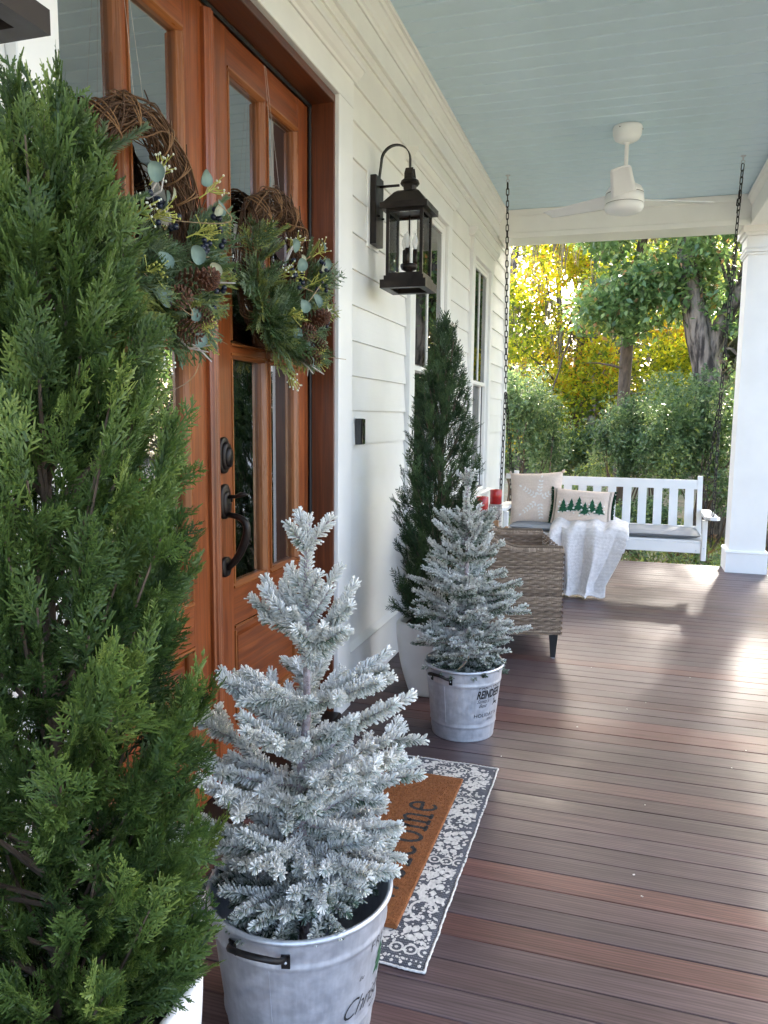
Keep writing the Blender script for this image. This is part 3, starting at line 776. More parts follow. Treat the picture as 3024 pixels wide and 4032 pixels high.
cypress('cypress_tree', 'slim dark green cypress in a white planter beside the windows', (.345, 3.45),
        [(.33, .16), (.45, .20), (.7, .205), (.95, .19), (1.2, .150), (1.36, .115), (1.54, .075), (1.66, .04), (1.72, .012)],
        220, 13, .080, 5, MT['cypress2'], 3, 5, (.01, .0))

# ================================================================== BUCKETS
def text_geo(s, size, shear=0, offset=0, xs=1.0, spacing=1.0):
    cu = bpy.data.curves.new('t', 'FONT'); cu.body = s; cu.size = size; cu.shear = shear; cu.offset = offset
    cu.space_character = spacing; cu.resolution_u = 4; cu.fill_mode = 'FRONT'
    ob = bpy.data.objects.new('t', cu); me = bpy.data.meshes.new_from_object(ob)
    V = np.array([v.co[:] for v in me.vertices]); F = [tuple(p.vertices) for p in me.polygons]
    bpy.data.objects.remove(ob); bpy.data.curves.remove(cu); bpy.data.meshes.remove(me)
    if len(V): V[:, 0] *= xs; V[:, 0] -= (V[:, 0].min()+V[:, 0].max())/2
    return V, F

def bucket(label, c, R, H, handles, prints):
    t = thing('bucket', label, 'bucket', (c[0], c[1], 0), 'galvanised buckets')
    rb = R*.80
    rad = lambda z: rb+(R-rb)*z/H
    prof = [(0, .012), (rb*.97, .012), (rb*.985, .0005), (rb*1.0, .0005), (rb*1.006, .004), (rb*.998, .010)]
    zs = np.linspace(.02, H-.008, 60)
    for z in zs:
        u = z/H; rr = rad(z)
        for zc, amp in ((.205, .0026), (.228, .0026), (.80, .0026), (.825, .0026)):
            rr += amp*math.exp(-((u-zc)/.0085)**2)*(R/.158)
        prof.append((rr, z))
    Ro = R
    prof += [(R, H-.006), (R+.004, H-.004), (R+.007, H), (R+.007, H+.004), (R+.004, H+.008), (R-.001, H+.0075), (R-.004, H+.002), (R-.005, H-.01), (rb-.004, .03), (0, .03)]
    MB().lathe(prof, 72, (c[0], c[1], 0)).build('shell', MT['galv'], t, True)
    sm = MB(); az = handles[0]+.12
    sm.tube([(c[0]+(rad(z)+.0006)*math.cos(az), c[1]+(rad(z)+.0006)*math.sin(az), z) for z in (.22*H+.012, .5*H, .78*H)], .0009, 5)
    sm.build('seam', MT['galv'], t)
    for az in handles:
        hw = .31; zz = H*.905
        g = MB(); aa = np.linspace(-hw, hw, 21); P = []
        for u in aa:
            k = (1-(abs(u)/hw)**4); rr = rad(zz)+.004+.030*k
            P.append((c[0]+rr*math.cos(az+u), c[1]+rr*math.sin(az+u), zz+.018*k*k))
        g.tube(P, [.0050]+[.0062]*19+[.0050], 8)
        ho = g.build('handle', MT['iron'], t, True)
        for s_ in (-1, 1):
            u = az+s_*hw; p = MB()
            V = []
            for z_ in (zz-.024, zz+.006):
                for du in (-.045, .045):
                    for dr in (.0008, .0045): V.append((c[0]+(rad(z_)+dr)*math.cos(u+du), c[1]+(rad(z_)+dr)*math.sin(u+du), z_))
            p.add(V, [(0, 1, 3, 2), (4, 6, 7, 5), (0, 4, 5, 1), (2, 3, 7, 6), (0, 2, 6, 4), (1, 5, 7, 3)])
            p.build('lug', MT['iron'], ho)
            rv = MB(); rv.ball((c[0]+(rad(zz-.010)+.005)*math.cos(u), c[1]+(rad(zz-.010)+.005)*math.sin(u), zz-.010), .0030, 8, 6); rv.build('rivet', MT['galv'], ho, True)
    def wrap(V, az0, zc):
        V = np.array(V, float); z = zc+V[:, 1]; rr = rb+(R-rb)*z/H+.0009
        u = az0+V[:, 0]/rr
        return np.stack([c[0]+rr*np.cos(u), c[1]+rr*np.sin(u), z], 1)
    for item in prints:
        pm = MB(); gm = MB()
        kind, az0, zc = item[0], item[1], item[2]
        if kind == 'text':
            V, F = text_geo(*item[3:]); (pm).add(wrap(V, az0, zc), F)
        elif kind in ('poly', 'gpoly'):
            V = [(x, y_, 0) for x, y_ in item[3]]; (pm if kind == 'poly' else gm).add(wrap(V, az0, zc), [tuple(range(len(V)))])
        if pm.n:
            po = pm.build('printed_deer' if kind == 'poly' else 'printed_word', MT['ink'], t); po['kind'] = 'stuff'
        if gm.n: gm.build('printed_tree', MT['inkgreen'], t)
    return t
def deer(s):
    pts = [(-.95,.05),(-.80,.18),(-.62,.22),(-.50,.10),(-.62,-.10),(-.85,-.22),(-.80,-.32),(-.50,-.20),(-.35,.0),(-.05,.02),(.20,.02),(.42,-.02),(.62,-.20),(.80,-.22),(.82,-.14),(.62,-.02),(.48,.15),
           (.45,.30),(.38,.50),(.36,.72),(.48,.80),(.55,.78),(.60,.84),(.50,.95),(.42,1.02),(.52,1.28),(.50,1.45),(.44,1.30),(.36,1.05),(.30,1.25),(.28,1.42),(.22,1.30),(.28,.98),(.22,.80),(.16,.60),(.05,.42),(-.25,.38),(-.55,.36),(-.75,.30)]
    return [(x*s, y*s) for x, y in pts]
AZ2 = -.52
bucket('galvanised bucket printed REINDEER holding the smaller farther fir', (.56, 3.03), .158, .294, (-2.05+.03, -2.05+pi),
       [('text', AZ2+.02, .223, 'FARM FRESH', .024, 0, 0, 1.0, 1.06),
        ('text', AZ2-.05, .186, 'REINDEER', .046, .18, .0018, .62, 1.0),
        ('text', AZ2-.27, .166, "Santa's", .022, .45, -.0001, .95, 1.0),
        ('text', AZ2-.27, .147, 'Best', .022, .45, -.0001, .95, 1.0),
        ('poly', AZ2+.20, .152, [(-x, y) for x, y in deer(.022)][::-1]),
        ('text', AZ2-.10, .105, 'HOLIDAY N', .022, 0, 0, 1.0, 1.06),
        ('text', AZ2+.05, .088, 'SINCE', .014, .2, 0, 1.0, 1.06)])
AZ1 = .02
bucket('galvanised bucket in the foreground holding the large flocked fir', (.535, 1.405), .190, .305, (-1.62, -1.62+pi),
       [('text', AZ1, .218, 'FRESH', .034, 0, -.0006, 1.0, 1.15),
        ('gpoly', AZ1, .145, [(-.004, 0), (-.004, .008), (-.028, .008), (-.012, .028), (-.022, .028), (-.008, .046), (-.016, .046), (0, .068), (.016, .046), (.008, .046), (.022, .028), (.012, .028), (.028, .008), (.004, .008), (.004, 0)]),
        ('text', AZ1-.40, .170, 'Est', .012, .4, 0, 1, 1),
        ('text', AZ1-.06, .093, 'Christmas', .060, .45, -.0008, .86, .92),
        ('text', AZ1+.02, .063, 'TREE', .022, 0, 0, 1.0, 1.2)])

# ================================================================== FLOCKED FIRS
def needles(path, r, step, per, length, rad, taper=True):
    path = np.asarray(path); seg = np.linalg.norm(np.diff(path, axis=0), axis=1); cum = np.concatenate([[0], np.cumsum(seg)])
    L = cum[-1]; s = np.arange(0, L, step); n = len(s)*per
    s = np.repeat(s, per)+r.uniform(-step/2, step/2, n); s = np.clip(s, 0, L)
    P = np.stack([np.interp(s, cum, path[:, k]) for k in range(3)], 1)
    T = np.gradient(path, axis=0); T = nrm(np.stack([np.interp(s, cum, T[:, k]) for k in range(3)], 1))
    ref = np.where(np.abs(T[:, 2:3]) < .9, np.array([[0, 0, 1.]]), np.array([[1., 0, 0]]))
    X = nrm(np.cross(T, ref)); Y = np.cross(T, X); a = r.uniform(0, 2*pi, n)
    rd = np.cos(a)[:, None]*X+np.sin(a)[:, None]*Y
    end = s/L
    fw = .50+.45*end**2+r.normal(size=n)*.12
    D = nrm(rd*(1.1-.35*end[:, None]**2)+T*fw[:, None])
    ln = length*r.uniform(.8, 1.15, n)*(1-.18*end)
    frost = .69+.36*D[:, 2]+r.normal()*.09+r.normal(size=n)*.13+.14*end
    return P, D, ln, frost

def fir(label, c, top, zrim, whorls, seed, step, per, nl, nr, group, green=0.0):
    r = np.random.default_rng(seed)
    t = thing('flocked_fir', label, 'fir tree', (c[0], c[1], .03), group)
    A = [[], [], [], []]; stems = MB()
    def twig(path, rs, den=1.0):
        P, D, l, f = needles(path, r, step/den, per, nl, nr)
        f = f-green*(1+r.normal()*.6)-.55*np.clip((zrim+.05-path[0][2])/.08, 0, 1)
        for q, v in zip(A, (P, D, l, f)): q.append(v)
        stems.tube(path, rs, 5, False)
    def curve(p0, d, L, lift, n=6):
        q = np.linspace(0, 1, n)[:, None]
        return p0+d*L*q+np.array([0, 0, lift])*L*q**2+r.normal(size=3)*.02*L*q
    zt = np.linspace(.03, top, 14); wob = np.cumsum(r.normal(size=(14, 2))*.004, 0)
    trunk = np.stack([c[0]+wob[:, 0], c[1]+wob[:, 1], zt], 1)
    stems.tube(trunk, np.linspace(.014, .005, 14), 8)
    tp = lambda z: np.array([np.interp(z, zt, trunk[:, k]) for k in range(3)])
    za = whorls[0][0]
    twig(np.array([tp(z) for z in np.linspace(za, top, 8)]), .005, 1.15)
    for z in (top-.06, top-.16, top-.21):
        for k in range(2 if z < top-.1 else 3):
            az = r.uniform(0, 2*pi) if k == 0 else az+2*pi/ (2 if z < top-.1 else 3)+r.normal()*.3
            d = nrm(np.array([math.cos(az)*.75, math.sin(az)*.75, .8]))
            twig(curve(tp(z), d, r.uniform(.06, .085), .1), .003)
    for (z, nbr, L, el) in whorls:
        az0 = r.uniform(0, 2*pi)
        for k in range(nbr):
            az = az0+2*pi*k/nbr+r.normal()*.16; e = R_(el+r.normal()*9); Lb = L*r.uniform(.78, 1.12)
            d = np.array([math.cos(az)*math.cos(e), math.sin(az)*math.cos(e), math.sin(e)])
            zz = z+r.normal()*.015
            b = curve(tp(zz), d, Lb, r.uniform(-.05, .22), 7)
            twig(b, np.linspace(.0045, .002, 7))
            nsd = max(2, int(Lb/.066)); side = nrm(np.cross(d, np.array([0, 0, 1.])))
            for j in range(nsd):
                u = .25+.68*j/nsd+r.uniform(-.05, .05)
                p0 = b[0]+(b[-1]-b[0])*u; i = min(int(u*6), 5); p0 = b[i]+(b[i+1]-b[i])*(u*6-i)
                s_ = 1 if j % 2 else -1
                dd = nrm(d*.85+side*s_*r.uniform(.6, .95)+np.array([0, 0, r.normal()*.22+.08]))
                twig(curve(p0, dd, r.uniform(.075, .12)*(1.15-.5*u), .08), np.linspace(.003, .0015, 6))
                if r.random() < .30:
                    dd = nrm(d*.9-side*s_*r.uniform(.5, .9)+np.array([0, 0, r.normal()*.3+.1]))
                    twig(curve(p0+d*.01, dd, r.uniform(.05, .085)*(1.1-.5*u), .08), np.linspace(.003, .0015, 6))
    stems.build('branches', MT['firstem'], t, True)
    P, D, l, f = [np.concatenate(q) for q in A]
    X, D, N = frames(D, r); n = len(P); k3 = [0, 2*pi/3, 4*pi/3]
    V = np.empty((n, 6, 3)); fr = np.empty((n, 6))
    for j, a in enumerate(k3):
        rr = nr*(math.cos(a)*X+math.sin(a)*N)
        V[:, j] = P+rr*.8; V[:, 3+j] = P+D*l[:, None]+rr*.9
        fr[:, j] = f-.30; fr[:, 3+j] = f+.22
    o_ = (np.arange(n)*6)[:, None]
    F = np.concatenate([np.stack([o_+j, o_+(j+1) % 3, o_+3+(j+1) % 3, o_+3+j], -1) for j in range(3)], 1).reshape(-1, 4)
    TT = np.concatenate([o_+3, o_+4, o_+5, o_+5], 1)
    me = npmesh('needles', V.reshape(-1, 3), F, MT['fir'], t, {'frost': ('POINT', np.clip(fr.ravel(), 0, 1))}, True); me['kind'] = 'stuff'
    return t
fir('large frosted white fir in the foreground galvanised bucket', (.548, 1.40), 1.085, .30,
    [(.80, 5, .150, 42), (.69, 5, .20, 30), (.60, 6, .235, 24), (.52, 6, .26, 20), (.45, 7, .265, 16), (.39, 7, .24, 12), (.345, 8, .20, 8), (.312, 10, .19, 0), (.275, 10, .17, 4)], 21, .0027, 5, .0200, .0022, 'flocked firs in buckets')
fir('smaller flocked green fir in the REINDEER bucket beside the chair', (.56, 3.03), 1.085, .28,
    [(.84, 4, .12, 42), (.775, 5, .15, 30), (.70, 6, .185, 26), (.63, 6, .205, 24), (.57, 7, .225, 22), (.51, 7, .235, 20), (.46, 8, .245, 18), (.41, 8, .24, 16), (.365, 9, .225, 18), (.32, 9, .19, 10), (.29, 10, .165, 4), (.26, 8, .14, 6)], 33, .0042, 4, .0180, .0024, 'flocked firs in buckets', .20)
# twine loop
tw = MB(); a = np.linspace(0, 4*pi, 40)
tw.tube(np.stack([.58+.02*np.cos(a), 2.905+.012*np.sin(a*1.3), .34+.028*np.sin(a*.5)+.012*np.cos(a)], 1), .0013, 5)
tag(tw.build('twine', MT['twine'], None, True, (.58, 2.905, .34)), 'loop of tan twine tied around the farther fir stem', 'twine')

# ================================================================== RUG AND MAT
def band(path, w):
    P = np.asarray(path, float); T = np.gradient(P, axis=0); T /= np.linalg.norm(T, axis=1)[:, None]+1e-9
    N = np.stack([-T[:, 1], T[:, 0]], 1); w = np.broadcast_to(np.asarray(w, float), (len(P),))[:, None]
    return P+N*w/2, P-N*w/2
RX0, RX1, RY0, RY1 = .085, .762, 1.604, 2.708
rug = thing('rug', 'charcoal rug with cream floral print under the doormat', 'rug', ((RX0+RX1)/2, (RY0+RY1)/2, 0))
def rugz(x, y):
    e = np.minimum.reduce([x-RX0, RX1-x, y-RY0, RY1-y])
    return .006+.0012*np.sin(x*31+y*7)*np.exp(-e*20)+.0015*np.sin(y*19)*np.exp(-(RX1-x)*30)
gx = np.linspace(RX0, RX1, 30); gy = np.linspace(RY0, RY1, 50); GX, GY = np.meshgrid(gx, gy, indexing='ij')
edge = .0008*np.sin(GY*37)+.0006*np.sin(GY*91)
GXe = GX+np.where(GX > RX1-.02, edge, 0); GYe = GY+np.where((GY < RY0+.02) | (GY > RY1-.02), .002*np.sin(GX*41), 0)
b = MB(); b.grid(np.stack([GXe, GYe, rugz(GX, GY)], -1)); b.f = [f[::-1] for f in b.f]; o = b.build('rug_weave', MT['rug'], rug, True)
md = o.modifiers.new('thick', 'SOLIDIFY'); md.thickness = .005; md.offset = -1
# printed motifs in 2D (s along rug edge, d inward), drawn as flat raised thread
pv = MB()
def put(poly):
    P = np.asarray(poly, float)
    if (P[:, 0] < RX0+.006).any() or (P[:, 0] > RX1-.010).any() or (P[:, 1] < RY0+.006).any() or (P[:, 1] > RY1-.006).any(): return
    pv.add(np.stack([P[:, 0], P[:, 1], rugz(P[:, 0], P[:, 1])+.0012], 1), [tuple(range(len(P)))])
def putband(path, w):
    A, B = band(path, w)
    for i in range(len(A)-1): put([A[i], A[i+1], B[i+1], B[i]])
def petal(cx, cy, ang, r0, r1, w):
    ca, sa = math.cos(ang), math.sin(ang)
    q = [(r0, 0), (r0+(r1-r0)*.35, w), (r0+(r1-r0)*.75, w*.85), (r1, 0), (r0+(r1-r0)*.75, -w*.85), (r0+(r1-r0)*.35, -w)]
    put([(cx+x*ca-y*sa, cy+x*sa+y*ca) for x, y in q])
def dot(cx, cy, r, n=6, a0=0): put([(cx+r*math.cos(a0+2*pi*k/n), cy+r*math.sin(a0+2*pi*k/n)) for k in range(n)])
def ringm(cx, cy, r, w, n=14, wob=0): 
    a = np.linspace(0, 2*pi, n+1); rr = r*(1+wob*np.sin(a*7)); putband(np.stack([cx+rr*np.cos(a), cy+rr*np.sin(a)], 1), w)
def flower(cx, cy, r, a0=0, n=7):
    for k in range(n): petal(cx, cy, a0+2*pi*k/n, r*.34, r, r*.26)
    dot(cx, cy, r*.18)
def leafm(cx, cy, ang, L):
    ca, sa = math.cos(ang), math.sin(ang)
    for k in range(4):
        u = L*(.12+.2*k)
        for s_ in (-1, 1): petal(cx+u*ca, cy+u*sa, ang+s_*.75, L*.03, L*(.34-.05*k), L*.085)
    petal(cx+L*.72*ca, cy+L*.72*sa, ang, 0, L*.36, L*.09)
def paisley(cx, cy, ang, L):
    a = np.linspace(0, 1.75*pi, 22); rr = L*(.16+.34*a/(1.75*pi))
    putband(np.stack([cx+rr*np.cos(a+ang), cy+rr*np.sin(a+ang)], 1), L*.075)
    for k in range(6): petal(cx, cy, ang+k*1.0, L*.05, L*.17, L*.045)
    for k in range(9):
        q = ang+.3+k*.55; dot(cx+L*.60*math.cos(q), cy+L*.60*math.sin(q), L*.055, 5)
def eyes(cx, cy, ang, L):
    ca, sa = math.cos(ang), math.sin(ang)
    for k in (-1, 0, 1):
        px, py = cx+k*L*.34*ca, cy+k*L*.34*sa
        ringm(px, py, L*.15, L*.055, 12); dot(px, py, L*.05, 6)
    for k in range(-5, 6):
        for s_ in (-1, 1):
            ox, oy = cx+k*L*.11*ca-s_*L*.33*sa, cy+k*L*.11*sa+s_*L*.33*ca
            dot(ox, oy, L*.030, 5)
            if k % 2: petal(cx+k*L*.11*ca-s_*L*.40*sa, cy+k*L*.11*sa+s_*L*.40*ca, ang+s_*(pi/2), 0, L*.12, L*.042)
rr_ = random.Random(5)
W_ = .135
s = RY0+.06; i = 0
motifs = ['eyes', 'leaf', 'paisley', 'flower', 'leaf2', 'eyes', 'flower2', 'leaf', 'paisley', 'flower']
while s < RY1-.03:                         # the right hand border, two columns of motifs
    for col in range(6):
        x = RX1-.052-col*.108; y = s+rr_.uniform(-.012, .012)+(.05 if col % 2 else 0)
        m_ = motifs[(i+col*3) % len(motifs)]
        if m_ == 'eyes': eyes(x, y, 0, .105)
        elif m_ == 'flower': flower(x, y, .050, rr_.random()*3, 9); [dot(x+.058*math.cos(q), y+.058*math.sin(q), .0045, 5) for q in np.arange(0, 6.2, .42)]
        elif m_ == 'flower2': flower(x-.012, y, .042, rr_.random()*3, 7); leafm(x+.02, y+.01, .4, .065)
        elif m_ == 'paisley': paisley(x, y, rr_.uniform(-1, 1), .105)
        elif m_ == 'leaf2': leafm(x-.035, y-.04, .9, .115); flower(x-.035, y+.028, .030, 0, 6)
        else: leafm(x-.045, y-.03, rr_.uniform(.2, 1.2), .12); dot(x-.04, y+.035, .008); dot(x-.025, y+.042, .006)
    for k in range(210):                    # fill of small dots and dashes
        x, y = rr_.uniform(RX0, RX1), s+rr_.uniform(-.05, .05); g = rr_.random()
        if g < .6: dot(x, y, rr_.uniform(.0025, .0045), 5, rr_.random())
        else: petal(x, y, rr_.uniform(0, 6.28), 0, rr_.uniform(.012, .022), .004)
    s += .078; i += 1
po = pv.build('printed_pattern', MT['rugwhite'], rug); po['kind'] = 'stuff'
# stitched edge threads
e = MB(); y = RY0
q = np.linspace(RY0, RY1, 160)
e.tube(np.stack([RX1-.002+.0008*np.sin(q*37)+.0006*np.sin(q*91), q, .0055+.0012*np.sin(q*500)], 1), .0032+.0008*np.sin(q*640), 6)
q = np.linspace(RX0, RX1, 100)
for yy in (RY0, RY1): e.tube(np.stack([q, yy+.002*np.sin(q*41), .0055+.001*np.sin(q*500)], 1), .003, 6)
e.build('bound_edge', MT['rugwhite'], rug, True)

MX0, MX1, MY0, MY1 = .205, .658, 1.726, 2.560
mat_ = thing('doormat', 'brown coir doormat lettered welcome on the patterned rug', 'doormat', ((MX0+MX1)/2, (MY0+MY1)/2, .007))
MB().bar(1, MY0, MY1, MX0, MX1, .0085, .020, .003).build('mat_body', surf('coir_base', (.16, .055, .015), (.28, .10, .03), 90, rough=(.95, 1), bstr=.8), mat_)
NF = 26000
fx = rng.uniform(MX0+.001, MX1-.001, NF); fy = rng.uniform(MY0+.001, MY1-.001, NF)
P = np.stack([fx, fy, np.full(NF, .0195)], 1)
D = nrm(np.stack([rng.normal(size=NF)*.55, rng.normal(size=NF)*.55, np.full(NF, .8)], 1)); ln = rng.uniform(.003, .0065, NF)
sd_ = nrm(np.cross(D, rng.normal(size=(NF, 3))))*.0009
# welcome, drawn as strokes: baseline along +Y at x=.612, letter tops towards -X
def letters():
    def arc(cx, cy, rx, ry, a0, a1, n=12):
        a = np.linspace(R_(a0), R_(a1), n); return [(cx+rx*math.cos(t), cy+ry*math.sin(t)) for t in a]
    G = {'w': (1.15, [[(.05, 1), (.33, 0), (.58, .75), (.83, 0), (1.1, 1)], [(-.05, 1), (.2, 1)], [(.96, 1), (1.2, 1)]]),
         'e': (.80, [[(.07, .52), (.70, .56)]+arc(.38, .5, .33, .5, 8, 305, 16)]),
         'l': (.42, [[(.0, 1.62), (.2, 1.66), (.2, 0)], [(0, 0), (.42, 0)]]),
         'c': (.78, [arc(.40, .5, .35, .5, 45, 315, 14)]),
         'o': (.86, [arc(.42, .5, .36, .5, 0, 360, 20)]),
         'm': (1.35, [[(-.05, 1), (.15, 1), (.15, 0)], [(0, 0), (.3, 0)], [(.15, .62), (.25, .92), (.42, 1), (.58, .9), (.62, .7), (.62, 0)], [(.5, 0), (.76, 0)], [(.62, .65), (.74, .92), (.92, 1), (1.08, .9), (1.12, .7), (1.12, 0)], [(1.0, 0), (1.28, 0)]])}
    pen = 0; out = []
    for ch in 'welcome':
        w, st = G[ch]
        for s_ in st: out.append(np.array([(pen+x, y) for x, y in s_]))
        pen += w+.20
    return out, pen
LT, PEN = letters()
LY0, LY1 = 1.812, 2.372; sc = (LY1-LY0)/PEN; XH = .085
strokes = [np.stack([.614-s_[:, 1]*XH, LY0+s_[:, 0]*sc], 1) for s_ in LT]
dmin = np.full(NF, 9.)
for s_ in strokes:
    for a_, b_ in zip(s_[:-1], s_[1:]):
        ab = b_-a_; tt = np.clip(((P[:, :2]-a_)@ab)/(ab@ab+1e-12), 0, 1)
        dmin = np.minimum(dmin, np.linalg.norm(P[:, :2]-(a_+tt[:, None]*ab), axis=1))
ink = dmin < .0068
V = np.stack([P-sd_, P+sd_, P+D*ln[:, None]], 1)
for nm, sel, mt in (('coir_pile', ~ink, MT['coir']), ('welcome_lettering', ink, MT['coirdark'])):
    m_ = sel.sum(); F = np.arange(m_*3).reshape(-1, 3)
    o = npmesh(nm, V[sel].reshape(-1, 3), F, mt, mat_, {'tint': ('FACE', np.clip(rng.normal(.45, .22, m_), 0, 1))}); o['kind'] = 'stuff'
lt = MB()
for s_ in strokes:
    A, B = band(s_, .0125)
    for i in range(len(A)-1): lt.add([(*A[i], .0206), (*A[i+1], .0206), (*B[i+1], .0206), (*B[i], .0206)], [(0, 1, 2, 3)])
    for q in s_: lt.add([(q[0]+.0062*math.cos(2*pi*k/8), q[1]+.0062*math.sin(2*pi*k/8), .0205) for k in range(8)], [tuple(range(8))])
lt.build('lettering_stain', MT['coirdark'], mat_)

# ================================================================== WREATHS
wt = [spray_template(900+k, 2, 6) for k in range(4)]
def needle_frond(seed):
    r = np.random.default_rng(seed); V = []; F = []; T = []
    for i in range(46):
        u = i/46; 
        for s_ in (-1, 1, 0):
            a = np.array([0, u, 0]); d = nrm(np.array([s_*.75+r.normal()*.12, .75, r.normal()*.35+(.6 if s_ == 0 else 0)])); b_ = a+d*(.17*(1-u*.45))
            x = nrm(np.cross(d, np.array([0, 0, 1.])))*.011; k = len(V)
            V += [a-x, a+x, b_+x*.4, b_-x*.4]; T += [.2, .2, 1, 1]; F += [(k, k+1, k+2, k+3)]
    V += [(-.012, 0, 0), (.012, 0, 0), (.006, 1, 0), (-.006, 1, 0)]; T += [0]*4; F += [(len(V)-4, len(V)-3, len(V)-2, len(V)-1)]
    return np.array(V), np.array(F), np.array(T)
nt_ = [needle_frond(70+k) for k in range(2)]

def pine_cone(parent, c, axis, L, r):
    o = MB(); A = nrm(np.array(axis, float)); X = nrm(np.cross(A, [.3, .2, 1])); Y = np.cross(A, X); n = 62
    for i in range(n):
        u = i/n; a = i*2.39996; rad = L*.42*math.sin(pi*(.12+.80*u))**.8
        e = np.cos(a)*X+np.sin(a)*Y; sd2 = np.cross(A, e)
        b0 = np.array(c)+A*L*(u-.5); tip = b0+e*rad+A*L*(.10-.02*u)
        w = L*.105*(1.1-.5*u); up_ = nrm(A*.8+e*.3)*L*.03
        V = [b0+e*rad*.3-sd2*w*.4, b0+e*rad*.3+sd2*w*.4, tip+sd2*w-up_, tip+e*L*.035-up_*.3, tip-sd2*w-up_, tip+up_*.8]
        o.add(V, [(0, 1, 2, 5), (0, 5, 4), (2, 3, 5), (3, 4, 5), (0, 4, 3, 2, 1)])
    return o.build('pine_cone', MT['cone'], parent)

def euca(parent, c, nvec, up_, R, pale=False, asp=1.0, name='eucalyptus_leaf'):
    nv = nrm(np.array(nvec, float)); u_ = nrm(np.array(up_, float)-nv*np.dot(up_, nv)); x = np.cross(u_, nv)
    o = MB(); n = 16; ring = []
    for k in range(n):
        a = 2*pi*k/n; rr = R*(1-.12*math.cos(a)*0+.10*math.cos(a))
        px, py = rr*math.sin(a)*asp, -rr*math.cos(a)
        ring.append(np.array(c)+x*px+u_*py+nv*(.25*abs(px)-.18*py*py/R))
    V = ring+[np.array(c)+nv*(-.0)]+[p-nv*.0008 for p in ring]
    F = [(k, (k+1) % n, n) for k in range(n)]+[(n+1+(k+1) % n, n+1+k, k, (k+1) % n) for k in range(n)]
    o.add(V, F)
    return o.build(name, MT['eucapale'] if pale else MT['euca'], parent, True)

